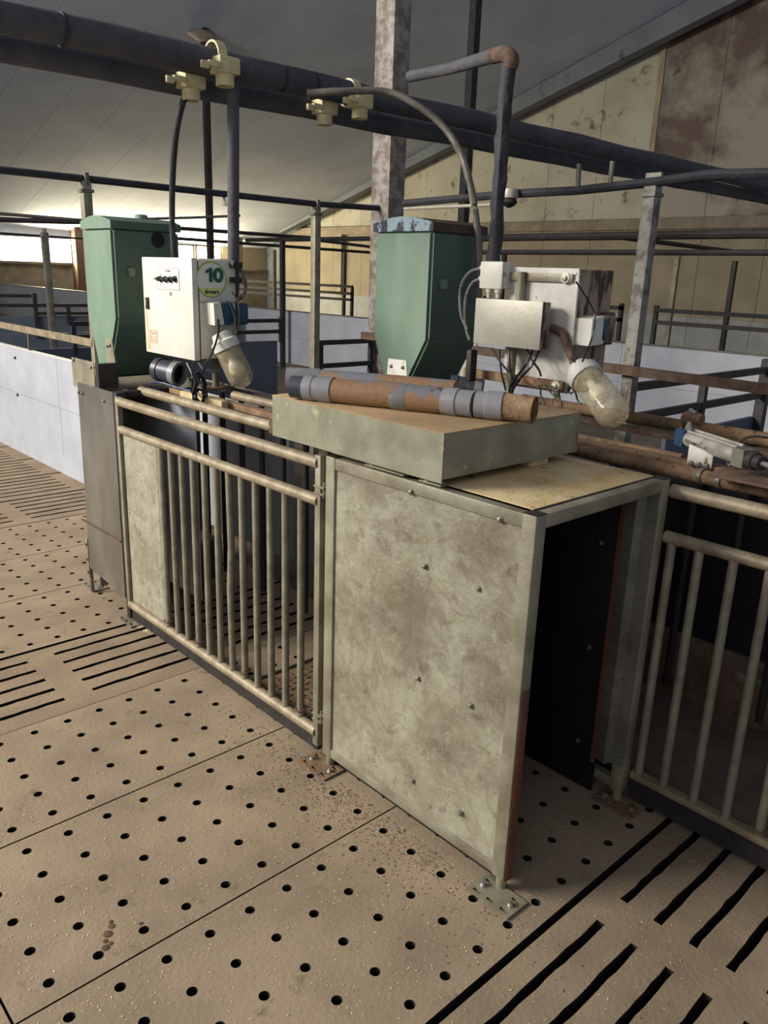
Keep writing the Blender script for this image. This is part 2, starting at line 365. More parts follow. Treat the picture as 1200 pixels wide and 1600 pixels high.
ys = [10.82+1.5*k for k in range(-9, 11)]
for i in range(len(ys)-1):
    a, b = ys[i]+.006, min(ys[i+1]-.006, YE)
    if a >= YE: break
    top = lambda y: zc(y)+.05
    if 3.12 < top(b):
        MB().prism([(a, 3.12), (b, 3.12), (b, top(b)), (a, top(a))], XG, XG+.12, 'x').build('upper_panel', m_cream if ys[i] > 10.7 else m_gable2, gable)
    MB().box(XG+.02, XG+.14, a, b, .87, 3.0).build('lower_panel', m_yellow, gable)
    MB().box(XG-.10, XG+.1, a-.01, b+.01, 0, .87).build('wall_base', m_greyw, gable)
MB().box(XG+.1, XG+.2, -4, YE+.2, 0, 12).build('wall_core', m_haunch, gable)
MB().box(XG-.12, XG+.1, -3, 24.8, 2.86, 3.12, .02).build('ledge', m_ledge, gable)
MB().box(XG-.06, XG-.002, 10.76, 10.90, 3.12, 7.15).build('timber_batten', m_woodb, gable)
for yb in (-1, 4.9, 16.5, 22.3): MB().box(XG-.14, XG+.02, yb-.12, yb+.12, .87, 2.9).build('pilaster', m_yellow, gable)
eave = struct(bpy.data.objects.new('wall_back', None)); COL.objects.link(eave)
MB().box(-8, XG+.2, YE, YE+.2, 0, 1.60).build('lower_wall', m_ledge, eave)
MB().box(-8, XG+.2, YE, YE+.2, 2.40, 2.6).build('head_beam', m_yellow, eave)
MB().box(XG-1.9, XG+.2, YE-.02, YE+.2, 1.60, 2.40).build('corner_panel', m_yellow, eave)
MB().box(-8, XG, YE-.12, YE+.02, 1.55, 1.62).build('window_sill', m_ledge, eave)
wi = 0; xw = -7.8
while xw < XG-2.0:
    wi += 1
    w = struct(MB().box(xw, min(xw+1.75, XG-1.9), YE+.06, YE+.10, 1.62, 2.40).build('window_%d' % wi, m_win))
    fr = MB()
    for xx in (xw, min(xw+1.7, XG-1.95)): fr.box(xx, xx+.05, YE+.0, YE+.06, 1.62, 2.40)
    fr.box(xw, xw+1.75, YE+.0, YE+.06, 2.36, 2.40); fr.build('window_frame', m_ledge, w)
    xw += 1.8
for k, xx in enumerate((10.75, 16.55)):
    c = tag(MB().box(xx, xx+.42, YE-1.0, YE-.6, 0, 2.75, .03).build('wall_column', m_rust if k == 0 else m_ledge),
            ('rusty brown column standing before the bright windows, left of the green hoppers', 'brown corner column beside the end of the window band')[k], 'column')

# ---------------------------------------------------------------- big galvanised column and roof props
o = tag(MB().box(5.0, 5.19, 5.38, 5.61, 0, 8.8, .008).build('roof_column', m_column),
        'thick blotchy galvanised column rising to the roof behind the second green hopper', 'column')
o = tag(MB().box(8.95, 9.06, 14.95, 15.06, 0, 6.1).build('roof_prop', m_dark), 'slim brown prop reaching the ceiling between the two feed drop pipes', 'post')
fp = MB(); fp.lathe((9.0, 15.0, 5.85), (0, .28, -1), [(-.1, .1), (0, .34), (.05, .28), (.1, .12)], 10)
fp.build('foam_collar', m_foam, o)
tag(MB().box(9.28, 9.40, 8.35, 8.47, 0, 8.0).build('roof_prop', m_dark), 'slim dark steel prop just right of the thick galvanised column', 'post')

# ---------------------------------------------------------------- pen partitions
def boards(parent, axis, c, a, b, z0, z1, n, m, seg=3.0, th=.03):
    """horizontal plastic boards along an axis at coordinate c, cut in lengths"""
    h = (z1-z0)/n; t = a
    while t < b-.01:
        e = min(t+seg, b)
        for k in range(n):
            zz0, zz1 = z0+h*k+.0015, z0+h*(k+1)-.0015
            mb = MB()
            if axis == 'y': mb.box(c, c+th, t+.002, e-.002, zz0, zz1)
            else: mb.box(t+.002, e-.002, c, c+th, zz0, zz1)
            mb.build('board', m, parent)
        t = e
pw = thing('pen_partition', 'low white plastic pen partition at left, running from the feeding stall to the frame edge', 'partition', (2.345, 5.5, 0))
boards(pw, 'y', 2.345, 3.2, 10.4, .15, .92, 2, m_panel)
MB().box(2.35, 2.37, 4.6, 10.4, .0, .15).build('skirting_board', m_panel, pw)
MB().box(2.34, 2.38, 3.2, 10.4, .92, .928).build('cap_strip', m_white, pw)
for q in [(2.343, 7.087, 0.837), (2.343, 7.115, 0.52)]:
    MB().lathe(q, (-1, 0, 0), [(0, .014), (.006, .012), (.014, .004)], 8).build('screw', m_dark, pw)
rb = thing('top_rail', 'flat pale steel rail running just above the white partition at left', 'rail', (2.36, 6, 1.07))
MB().box(2.335, 2.36, 5.5, 10.5, 1.065, 1.115).build('flat_bar', m_tube, rb)
for y in (6.75, 8.6): MB().box(2.345, 2.365, y, y+.02, .93, 1.066).build('upright', m_galvd, rb)

def post(name, x, y, z0, z1, w, m, label, clamps=()):
    t = thing(name, label, 'post', (x, y, z0))
    MB().box(x-w/2, x+w/2, y-w/2, y+w/2, z0, z1, .003).build('upright', m, t)
    b = MB().box(x-w/2-.012, x+w/2+.012, y-w/2-.006, y+w/2+.006, z1-.07, z1-.05); b.box(x-.012, x+.012, y-w/2-.01, y+w/2+.01, z1-.02, z1+.05)
    b.build('pipe_clamp', m_galvd, t)
    return t
post('pen_post', 2.37, 5.5, 0, 2.14, .06, m_galv, 'tall galvanised pen post at the left of the first green hopper')
post('pen_post', 4.30, 5.5, 0, 2.13, .06, m_galv, 'tall galvanised pen post between the number ten cabinet and the thick column')
pr_ = post('pen_post', 4.12, 2.37, 0, 2.13, .07, m_flake, 'tall flaking galvanised post right of the white control panel with rusty side')
post('pen_post', 4.30, 11.4, 0, 2.0, .08, m_galvd, 'slim galvanised post further back in front of the bright left windows')

def gate_rails(name, label, pts, uprights, w=.04, m=m_dark, cat='gate', n='rail'):
    a = pts[0][0]; t = thing(name, label, cat, (a[0], a[1], 0))
    for p, q in pts: MB().quadbox(p, q, w*.8, w).build(n, m, t)
    for (x, y, z0, z1) in uprights: MB().box(x-w/2, x+w/2, y-w/2, y+w/2, z0, z1).build('upright', m, t)
    return t
gate_rails('pen_gate', 'dark square-tube pen gate between the tall post and the thick column',
           [((4.33, 5.5, 1.03), (4.98, 5.5, 1.03)), ((4.33, 5.5, .83), (4.98, 5.5, .83)), ((4.33, 5.5, .62), (4.98, 5.5, .62))], [(4.36, 5.5, .3, 1.05), (4.95, 5.5, .3, 1.05)])
d1 = gate_rails('slate_divider', 'slate grey pen divider with two dark rails, left of the tall middle post',
                [((3.0, 7.5, 1.08), (5.38, 7.5, 1.08)), ((3.0, 7.5, .96), (5.38, 7.5, .96))], [(5.38, 7.5, .84, 1.12), (3.02, 7.5, .8, 1.1)], cat='partition')
boards(d1, 'x', 7.5, 2.40, 5.33, .05, .86, 3, m_slate, seg=3)
d2 = gate_rails('slate_divider', 'slate grey pen divider with dark rails in the left background below the windows',
                [((2.0, 12.8, 1.12), (4.55, 12.8, 1.12)), ((2.0, 12.8, .98), (8.2, 12.8, .98)), ((4.6, 12.8, .86), (8.2, 12.8, .86))], [(4.6, 12.8, .5, 1.16), (5.1, 12.8, .7, 1.0)], w=.05, cat='partition')
boards(d2, 'x', 12.82, 1.0, 8.3, .05, .82, 3, m_slate, seg=3.6)
mp = thing('long_partition', 'long light grey plastic partition crossing the background behind hoppers and column', 'partition', (8.43, 8, 0))
boards(mp, 'y', 8.43, -1, 26.6, .05, .95, 2, m_panel, seg=3)
MB().box(8.40, 8.49, -1, 26.6, .95, .958).build('cap_strip', m_galvd, mp)
MB().box(8.40, 8.425, 7.2, 7.45, .1, .92).build('cover_strip', m_white, mp)
# right hand pen
g = gate_rails('pen_gate', 'dark two-rail pen gate at the right edge, behind the pneumatic cylinder',
               [((4.15, 2.37, 1.045), (5.98, 2.37, 1.045)), ((4.15, 2.37, .865), (5.98, 2.37, .865))], [(5.05, 2.37, .7, 1.04)], w=.045)
t = thing('pen_post', 'short dark square post with rusty clamp at the right frame edge', 'post', (6.02, 2.37, 0))
MB().box(5.99, 6.06, 2.34, 2.41, 0, 1.12).build('upright', m_dark, t)
MB().lathe((6.02, 2.33, 1.10), (0, -.3, 1), [(0, .03), (.02, .045), (.05, .03)], 10).build('clamp', m_rust, t)
MB().lathe((6.02, 2.31, .88), (0, 0, 1), [(0, .05), (.05, .05)], 10).build('clamp', m_rust, t)
dd = thing('slate_divider', 'slate grey panel below the right pen gate, beside the frame edge', 'partition', (5, 2.42, 0)); boards(dd, 'x', 2.40, 4.7, 6.0, .05, .70, 2, m_slate, seg=2)
t = tag(MB().quadbox((4.06, 4.6, 1.17), (4.06, 0.6, 1.13), .05, .05).build('pen_rail', m_rust), 'brown steel rail running toward the camera past the flaking right post', 'rail')
# back pens
def rails_far(x, spans, zs, label, ups, w=.06):
    t = thing('pen_gate', label, 'gate', (x, spans[0][0], 0))
    for a, b in spans:
        for z in zs: MB().box(x, x+w*.7, a, b, z, z+w).build('rail', m_dark, t)
    for y in ups: MB().box(x, x+w, y, y+w, 0, 1.3).build('upright', m_dark, t)
rails_far(11.5, [(3.0, 6.3)], (1.02, 1.20), 'low dark rail gate far right beyond the long grey partition', (3.0, 4.2, 6.3))
rails_far(11.5, [(6.9, 9.7)], (1.02, 1.20), 'low dark rail gate behind the flaking post, beyond the long grey partition', (6.9, 9.7))
rails_far(12.5, [(14.6, 21.5)], (.98, 1.12, 1.28), 'low dark three-rail gate below the yellow wall, left of the thick column', (14.6, 17.3, 21.5))
for i, (q, z, l, mm) in enumerate([((12.3, 6.5), 2.1, 'thin galvanised post against the yellow wall at right, first beyond the flaking post', m_galv),
                            ((12.9, 5.85), 2.0, 'thin dark post against the yellow wall near the right frame edge', m_dark),
                            ((12.2, 9.9), 2.1, 'thin dark post rising behind the white control panel', m_dark),
                            ((8.25, 11.45), 2.1, 'dark post on the long grey partition, right of the cabinet lamp', m_dark),
                            ((13.6, 16.2), 2.1, 'thin dark post before the yellow wall, left of the thick column', m_dark),
                            ((12.0, 17.0), 2.1, 'thinnest galvanised post left of the tall middle post', m_galvd),
                            ((12.4, 24.0), 2.0, 'far thin post beside the corner column', m_galvd)]):
    w = .07; tag(MB().box(q[0]-w/2, q[0]+w/2, q[1]-w/2, q[1]+w/2, 0, z).build('pen_post', mm), l, 'post')
# far service pipes
for pts, r, l in [
    ([(3.2, 12.724, 2.276), (4.6, 10.719, 2.153)], .022, 'thin black pipe at upper left above the windows, topmost of three'),
    ([(3.2, 12.779, 2.163), (3.4, 10.342, 2.08), (4, 10.351, 2.098), (4.4, 10.313, 2.116)], .03, 'thicker black pipe at upper left above the windows'),
    ([(4.582, 14, 2.04), (5.93, 14, 2.023)], .015, 'thin wire-like pipe crossing the top of the left windows'),
    ([(5.791, 12, 2.204), (9.335, 12, 2.197)], .03, 'black pipe running behind the number ten cabinet to the middle post'),
    ([(6.745, 14, 2.129), (13.744, 14, 2.057)], .03, 'second black pipe behind the middle post, below the first'),
    ([(8.4, 12.758, 2.121), (8.4, 8.314, 2.121)], .035, 'black service pipe over the long partition, left of the column'),
    ([(7.111, 9, 2.025), (8.832, 9, 1.956)], .02, 'short thin black pipe sloping down to the thick column'),
    ([(8.4, 8.288, 2.112), (8.4, 2.935, 2.127)], .045, 'thick black service pipe over the long partition at right'),
    ([(10.079, 6.6, 2.247), (14.841, 6.6, 2.196)], .035, 'black pipe sloping down right behind the flaking post'),
    ([(8.4, 8.051, 1.933), (8.4, 2.902, 1.95)], .03, 'lower black service pipe over the long partition at right')]:
    tag(MB().tube(pts, r, 8).build('service_pipe', m_dark), l, 'pipe')

# ---------------------------------------------------------------- overhead feed lines
fpA = thing('feed_pipe', 'upper of two thick dusty feed pipes hanging across the barn', 'pipe', (0, 3.14, 2.40))
MB().tube([(x, 3.14, 2.405+.006*x+(.004 if k % 2 else -.003)) for k, x in enumerate([-3+.5*i for i in range(27)])], .052, 14, jitter=.08).build('tube', m_fly, fpA)
fpB = thing('feed_pipe', 'lower of two thick dusty feed pipes hanging across the barn', 'pipe', (0, 3.27, 2.33))
MB().tube([(x, 3.27, 2.335+.006*x+(.003 if k % 2 else -.003)) for k, x in enumerate([-3+.5*i for i in range(27)])], .048, 14, jitter=.08).build('tube', m_fly, fpB)
def outlet(parent, q, d=1):
    x, y, z = q
    o = MB().box(x-.045, x+.05, y-.05, y+.035, z-.012, z+.05, .006).build('outlet_box', m_yel, parent)
    MB().pipe((x, y-.01, z-.012), (x, y-.01, z-.055), .037, .006).build('outlet_collar', m_yel, o)
    b = MB().box(x-.10, x-.045, y-.06, y-.035, z+.0, z+.02, .004); b.box(x-.13, x-.095, y-.055, y-.04, z-.012, z+.014, .003); b.build('slide_handle', m_yel, o)
    b = MB().pipe((x-.02, y+.06, z+.06), (x+.02, y+.06, z+.06), .062, .008); b.build('pipe_saddle', m_yel, o)
outlet(fpA, (1.931, 3.08, 2.378)); outlet(fpB, (1.844, 3.2, 2.326)); outlet(fpB, (2.54, 3.2, 2.33)); outlet(fpA, (2.652, 3.08, 2.36))
for x in (1.05, 1.3, 2.25, 2.42): MB().pipe((x, 3.14, 2.405+.006*x), (x+.012, 3.14, 2.405+.006*x), .056, .01).build('band_clamp', m_darkblue, fpA)
# drop pipes
dp = thing('drop_pipe', 'straight grey drop pipe from the ceiling feed line down behind the number ten cabinet', 'pipe', (2.02, 3.14, 1.5))
MB().pipe((1.988, 3.1, 2.349), (1.97, 3.1, 1.517), .025, .003).build('tube', m_fly, dp)
dh = lump([(1.834, 3.2, 2.301), (1.817, 3.22, 2.253), (1.83, 3.3, 2.154), (1.874, 3.42, 2.016), (1.916, 3.52, 1.835), (1.933, 3.55, 1.639)])
tag(MB().tube(dh, .0135, 10).build('feed_hose', m_darkblue), 'thin curved black hose from feed outlet down to the first green hopper', 'hose')
hs = lump([(2.293, 3, 2.347), (2.387, 2.9, 2.357), (2.554, 2.8, 2.371), (2.632, 2.7, 2.329), (2.713, 2.6, 2.243), (2.745, 2.5, 2.112), (2.73, 2.4, 1.915), (2.734, 2.36, 1.707), (2.754, 2.36, 1.507)])
tag(MB().tube(hs, .015, 10, jitter=.04).build('feed_hose', m_galvd), 'grey curved hose arching across the thick column to the white junction box', 'hose')
ep = thing('elbow_pipe', 'grimy dropper pipe with elbow, hanging left of the junction box', 'pipe', (2.5, 2.08, 1.6))
MB().tube([(2.5, 2.08, 1.66+.045*k) for k in range(15)]+[(2.5, 2.068, 2.362)], .027, 12, jitter=.2).build('dropper', m_darkblue, ep)
MB().tube(lump([(2.5, 2.067, 2.35), (2.5, 2.064, 2.378), (2.52, 2.115, 2.406), (2.58, 2.221, 2.425)], 5), .028, 12).build('elbow', m_rust, ep)
MB().tube([(2.56, 2.189, 2.42), (2.75, 2.488, 2.472), (2.95, 2.804, 2.527), (2.994, 3.1, 2.543)], .025, 12, jitter=.06).build('feeder_arm', m_fly, ep)
# water lines
wp = thing('water_pipe', 'long black water pipe crossing the picture at left on the pen posts', 'pipe', (2, 5.5, 2.14))
MB().tube([(-1, 5.5, 2.15), (2.4, 5.5, 2.155), (4.3, 5.5, 2.15), (4.99, 5.5, 2.17)], .024, 10, jitter=.05).build('tube', m_darkblue, wp)
MB().tube([(2.382, 5.5, 1.895), (2.8, 5.5, 1.935), (3.154, 5.5, 1.967), (3.567, 5.5, 2.009)], .009, 8).build('conduit', m_greyc, wp)
fx = MB().box(3.42, 3.50, 5.44, 5.52, 2.07, 2.13, .008).build('junction_box', m_alu, wp)
wq = thing('water_pipe', 'black pipe with short stubs running right from the thick column on the flaking post', 'pipe', (4.1, 3, 2.12))
MB().tube([(4.14, 4.29, 2.098), (4.12, 3.742, 2.108), (4.1, 3.305, 2.115), (4.1, 2.842, 2.112), (4.1, 2.365, 2.131), (4.1, 2.052, 2.15), (4.1, 1.648, 2.135)], .025, 10, jitter=.06).build('tube', m_darkblue, wq)
MB().tube([(4.14, 4.288, 2.064), (4.12, 3.468, 2.06)], .011, 8).build('conduit', m_alu, wq)
for u in ((904, 258, 906, 292), (955, 253, 953, 288)):
    pass
b = MB(); b.tube([(4.1, 2.838, 2.253), (4.1, 2.831, 2.128)], .014, 8); b.build('stub', m_galvd, wq)
b = MB(); b.tube([(4.1, 2.623, 2.252), (4.1, 2.623, 2.131)], .014, 8); b.build('stub', m_galvd, wq)
il = thing('inspection_lamp', 'small silver lamp head clamped on the black pipe right of the grimy dropper', 'lamp', (4.05, 3.274, 2.055))
q = Vector((4.05, 3.28, 2.12))
MB().lathe(q+Vector((0, 0, .02)), (0, 0, -1), [(0, .01), (.004, .05), (.03, .055), (.055, .05), (.06, .03)], 18).build('lamp_head', m_alu, il)
MB().lathe(q+Vector((0, 0, -.04)), (0, 0, -1), [(0, .04), (.02, .05), (.04, .03), (.05, .008)], 14).build('lamp_socket', m_dark, il)

# ---------------------------------------------------------------- bolts and plates
def bolt(parent, p, d=(-1, 0, 0), r=.0062, m=m_galvbolt):
    o = MB().lathe(p, d, [(0, r*1.5), (.002, r*1.5), (.0025, r), (.007, r), (.0085, r*.6)], 6).build('bolt', m, parent, loc=p); return o
bolt_mesh = {}
def boltc(parent, p, d=(-1, 0, 0)):
    if d not in bolt_mesh: bolt_mesh[d] = bolt(parent, p, d).data; return
    o = bpy.data.objects.new('bolt', bolt_mesh[d]); COL.objects.link(o); o.parent = parent
    base = Vector((0, 0, 0)); q = parent
    while q is not None: base += Vector(q.location); q = q.parent
    o.location = Vector(p)-base
def foot_plate(parent, x0, y0, w=.088, l=.145, m=m_galv):
    xs = [0, .012, .023, .064, .075, w]; ysn = [0]
    yy = [.012, .038, .058, .084, .104, .131, l]; ysn += yy
    cut = lambda i, j: i in (1, 3) and j in (1, 3, 5) and not (i == 3 and j == 3)
    b = grid_slab(w, l, xs, ysn, cut, .004)
    for v in b.bm.verts: v.co += Vector((x0, y0, .0065))
    o = b.build('foot_plate', m, parent)
    for (dx, dy) in ((.044, .024), (.044, .120)): 
        MB().lathe((x0+dx, y0+dy, .0065), (0, 0, 1), [(0, .011), (.002, .011), (.0025, .0075), (.009, .0075), (.010, .004)], 6).build('bolt', m_steel, o)
    return o

# ---------------------------------------------------------------- entrance tunnel
TX0, TX1, TY0, TY1, TZ = 1.486, 2.122, 1.052, 1.842, 1.085
tn = thing('entrance_tunnel', 'galvanised sheet-sided entrance tunnel with dark open mouth, in the middle of the picture', 'animal feeder', ((TX0+TX1)/2, TY0, 0))
for (x, y) in ((TX0, TY0), (TX0, TY1-.042), (TX1-.042, TY0), (TX1-.042, TY1-.042)):
    f = MB().box(x, x+.042, y, y+.042, .044, TZ, .003).build('frame_post', m_galv, tn)
    MB().box(x+.001, x+.041, y+.001, y+.041, TZ, TZ+.002).build('end_cap', m_dark, f)
for (x, y) in ((TX0, TY0), (TX1-.042, TY0), (TX0, TY1-.042)):
    MB().tube([(x+.021, y+.021, 0.004), (x+.021, y+.021, .05)], .015, 12).build('foot_peg', m_galv, tn)
foot_plate(tn, 1.425, .985); foot_plate(tn, 1.43, 1.762, m=m_brown); foot_plate(tn, 2.04, .985, m=m_brown)
for x in (TX0, TX1-.036):
    MB().box(x+.002, x+.036, TY0+.04, TY1-.04, TZ-.038, TZ-.002, .003).build('top_rail', m_galv, tn)
    MB().box(x+.002, x+.036, TY0+.04, TY1-.04, .046, .078, .003).build('bottom_rail', m_galv, tn)
MB().box(TX0+.04, TX1-.04, TY0, TY0+.038, TZ-.036, TZ, .003).build('front_rail', m_galv, tn)
MB().box(TX0+.04, TX1-.04, TY1-.038, TY1, TZ-.036, TZ, .003).build('back_rail', m_galv, tn)
sp = MB()
# side sheet, slightly dished like beaten sheet metal
nx, nz = 14, 18; vs = {}
ya, yb, za, zb = TY0+.044, TY1-.040, .070, 1.045
for i in range(nx+1):
    for k in range(nz+1):
        e = 0 if i in (0, nx) or k in (0, nz) else 1
        vs[i, k] = sp.bm.verts.new((TX0+.008+e*(.0022*math.sin(3*i/nx*math.pi)*math.sin(2*k/nz*math.pi)+random.uniform(-.0005, .0005)), ya+(yb-ya)*i/nx, za+(zb-za)*k/nz))
for i in range(nx):
    for k in range(nz):
        f = sp.bm.faces.new((vs[i, k], vs[i+1, k], vs[i+1, k+1], vs[i, k+1])); f.smooth = True
sheet = sp.build('side_sheet', m_galvp, tn)
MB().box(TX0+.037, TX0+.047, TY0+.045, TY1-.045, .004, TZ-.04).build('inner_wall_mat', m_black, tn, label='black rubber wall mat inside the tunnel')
for y, z in ((1.41, .853), (1.214, .850), (1.414, .508), (1.214, .510), (1.414, .165), (1.22, .163)): boltc(tn, (TX0+.006, y, z))
for y in (1.471, 1.16): boltc(tn, (TX0+.001, y, 1.052))
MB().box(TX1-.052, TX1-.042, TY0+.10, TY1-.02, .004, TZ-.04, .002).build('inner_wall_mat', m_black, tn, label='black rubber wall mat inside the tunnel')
for z in (.853, .502, .162):
    boltc(tn, (TX1-.053, 1.218, z)); boltc(tn, (TX1-.053, 1.45, z))
MB().prism([(TX1-.045, TY0+.002), (TX1-.045, TY0+.04), (TX1-.075, TY0+.055), (TX1-.062, TY0+.10), (TX1-.048, TY0+.10), (TX1-.048, TY0+.05)], .14, TZ-.04, 'z').build('corner_channel', m_galvd, tn)
MB().box(TX1-.068, TX1-.058, TY0+.095, TY0+.106, .12, TZ-.05).build('mat_edge_strip', m_red, tn, label='rust red strip along the rubber mat')
MB().box(TX0+.006, TX0+.036, TY0-.004, TY0+.001, .04, .62, .0015).build('rusty_edge', m_red, tn, label='rust red lower edge of the front post')
MB().box(TX0+.04, TX1-.05, TY1-.035, TY1-.02, .05, TZ-.05).build('back_door', m_black, tn)  # inferred gate, painted black to carry the unlit depth of the tunnel
rf = MB().box(TX0+.034, TX1-.034, TY0+.036, TY1-.02, TZ+.002, TZ+.005, .001).build('roof_sheet', m_roof, tn, label='yellow stained sheet with mouse-like droppings')
rf['label'] = 'yellow stained roof sheet with dark specks'
for y0, y1 in ((1.50, 1.66), (1.36, 1.44)):
    b = MB().box(TX0-.004, TX0+.03, y0, y1, TZ+.006, TZ+.010, .001).build('bracket', m_galv, tn)
    MB().lathe((TX0+.010, y1-.02, TZ+.010), (0, 0, 1), [(0, .010), (.002, .010), (.003, .007), (.008, .007), (.009, .003)], 6).build('bolt', m_steel, b)

# ---------------------------------------------------------------- sheet cover and pipes on it
cv = thing('sheet_cover', 'shallow galvanised sheet-metal cover with dusty top lying over the tunnel', 'cover', (1.77, 1.72, 1.10))
CX0, CX1, CY0, CY1, CZ0, CZ1 = 1.470, 2.078, 1.346, 2.098, 1.106, 1.235
MB().box(CX0, CX0+.003, CY0, CY1, CZ0, CZ1).build('side_sheet', m_galvc, cv)
MB().box(CX1-.003, CX1, CY0, CY1, CZ0+.006, CZ1).build('side_sheet', m_galvc, cv)
MB().box(CX0+.004, CX1-.004, CY0+.003, CY0+.006, CZ0+.008, CZ1-.001).build('end_sheet', m_galvc, cv)
MB().box(CX0+.004, CX1-.004, CY1-.006, CY1-.003, CZ0+.004, CZ1-.001).build('end_sheet', m_galvc, cv)
MB().box(CX0-.001, CX1+.001, CY0-.001, CY1+.001, CZ1, CZ1+.003, .001).build('top_sheet', m_dust, cv, label='top sheet thick with brown dust')
MB().box(CX0+.001, CX0+.02, CY0+.001, CY1-.3, CZ0-.002, CZ0).build('bottom_lip', m_galv, cv)
tag(MB().box(1.86, 1.95, CY0+.012, CY0+.05, TZ+.006, CZ0+.012, .002).build('wooden_block', m_wood), 'small pale wooden block propping the sheet cover above the tunnel roof', 'block')
ZP = CZ1+.003
pf_ = thing('plastic_pipe', 'mud-stained grey plastic pipe with couplings, front one on the sheet cover', 'pipe', (1.62, 1.65, ZP))
def Pz(u): return u
A = Vector((1.475, 1.997, 1.276)); B = Vector((1.528, 1.889, 1.276)); Cc = Vector((1.686, 1.536, 1.276)); D = Vector((1.715, 1.453, 1.276)); E_ = Vector((1.751, 1.378, 1.278)); F_ = Vector((1.78, 1.3, 1.276))
MB().pipe(A, A.lerp(B, .42), .034, .004).build('end_piece', m_pvcd, pf_, label='dark blue-grey end of the pipe')
MB().lathe(A.lerp(B, .38), (B-A), [(0, .038), (.03, .039), (.032, .037), (.050, .037), (.052, .040), ((B-A).length*.62+.02, .040)], 24).build('coupling', m_pvc, pf_)
MB().tube([B, B.lerp(Cc, .25), B.lerp(Cc, .5)+Vector((0, 0, .003)), B.lerp(Cc, .75), Cc], [.036, .037, .039, .039, .038], 24).build('long_section', m_pvcb, pf_, label='long section caked with brown mud')
MB().lathe(Cc.lerp(D, -.12), (D-Cc), [(0, .0395), ((D-Cc).length*.5, .041), ((D-Cc).length*.52, .038), ((D-Cc).length*1.05, .038)], 24).build('coupling', m_pvc, pf_)
MB().lathe(D, (E_-D), [(0, .038), (.03, .038), (.032, .041), ((E_-D).length*.95, .041)], 24).build('coupling', m_pvc, pf_)
MB().pipe(E_.lerp(F_, -.1), F_, .038, .003).build('open_end', m_pvcr, pf_, label='peeling open end of the pipe')
MB().lathe(B.lerp(Cc, .56), (Cc-B), [(0, .0395), (.05, .040), (.052, .0385)], 24).build('band', m_pvc, pf_)
pb = thing('plastic_pipe', 'second grey plastic pipe lying behind the front pipe on the sheet cover', 'pipe', (1.65, 1.9, ZP))
A2 = Vector((1.568, 2.154, 1.276)); B2 = Vector((1.646, 2.076, 1.276)); C2 = Vector((1.843, 1.649, 1.276))
MB().pipe(A2, A2.lerp(B2, 1), .038, .004).build('coupling', m_pvc, pb)
MB().tube([B2, B2.lerp(C2, .3), B2.lerp(C2, .6), C2], [.036, .037, .038, .037], 24).build('long_section', m_pvcb, pb)

# ---------------------------------------------------------------- front barred gate
GX = 1.498
gt = thing('barred_gate', 'galvanised barred side gate of the feeding stall, left of the tunnel', 'gate', (GX, 2.6, 0))
GY0, GY1 = 1.885, 3.285
MB().tube([(GX, GY0, 1.052), (GX, GY1, 1.052)], .020, 14).build('top_rail', m_tube, gt)
MB().tube([(GX, GY0, .930), (GX, GY1, .930)], .019, 14).build('middle_rail', m_tube, gt)
MB().tube([(GX, GY0, .103), (GX, GY1, .103)], .020, 14).build('bottom_rail', m_tube, gt)
MB().box(GX-.012, GX+.02, 1.868, 1.896, .055, 1.078, .003).build('end_post', m_galv, gt)
MB().box(GX-.012, GX+.012, 3.278, 3.302, .10, 1.072, .003).build('end_post', m_galv, gt)
MB().box(GX+.002, GX+.018, GY0, GY1, .028, .083).build('base_angle', m_dark, gt)
bar = None
def bars(parent, x, yl, z0, z1, r, m, bend=None):
    first = None
    for k, y in enumerate(yl):
        if bend == k:
            MB().tube([(x, y, z0), (x-.004, y+.0, z0+.35), (x-.002, y-.010, z0+.52), (x, y, z1)], r, 12).build('bar', m, parent, loc=(x, y, z0)); continue
        if first is None: first = MB().tube([(x, y, z0), (x, y, z1)], r, 12).build('bar', m, parent, loc=(x, y, z0)); fy = y
        else:
            o = first.copy(); COL.objects.link(o); o.location = first.location+Vector((0, y-fy, 0)); o.parent = parent
bars(gt, GX, [1.98, 2.068, 2.155, 2.243, 2.33, 2.415, 2.50, 2.585, 2.67, 2.756, 2.842, 2.925], .11, .93, .0128, m_bar, bend=5)
b = MB().box(GX+.002, GX+.006, 2.965, 3.268, .125, .925); b.box(GX+.002, GX+.022, 2.955, 2.968, .125, .925); b.build('infill_sheet', m_galvp, gt)
for y in (1.98, 2.33, 2.67, 2.925):
    b = MB(); n = 16
    ring = [(GX+.019*math.cos(2*math.pi*k/n), y+.019*math.sin(2*math.pi*k/n), .150+.004*math.cos(2*math.pi*k/n)) for k in range(n+1)]
    b.tube(ring, .0035, 6).build('wire_ring', m_rust, gt)
for z in (.955, .155):
    b = MB().box(GX-.018, GX+.014, 1.845, 1.895, z, z+.006, .001); b.box(GX-.018, GX+.014, 1.845, 1.895, z+.022, z+.028, .001)
    b.tube([(GX, 1.862, z-.01), (GX, 1.862, z+.04)], .006, 8); b.build('hinge', m_galv, gt)

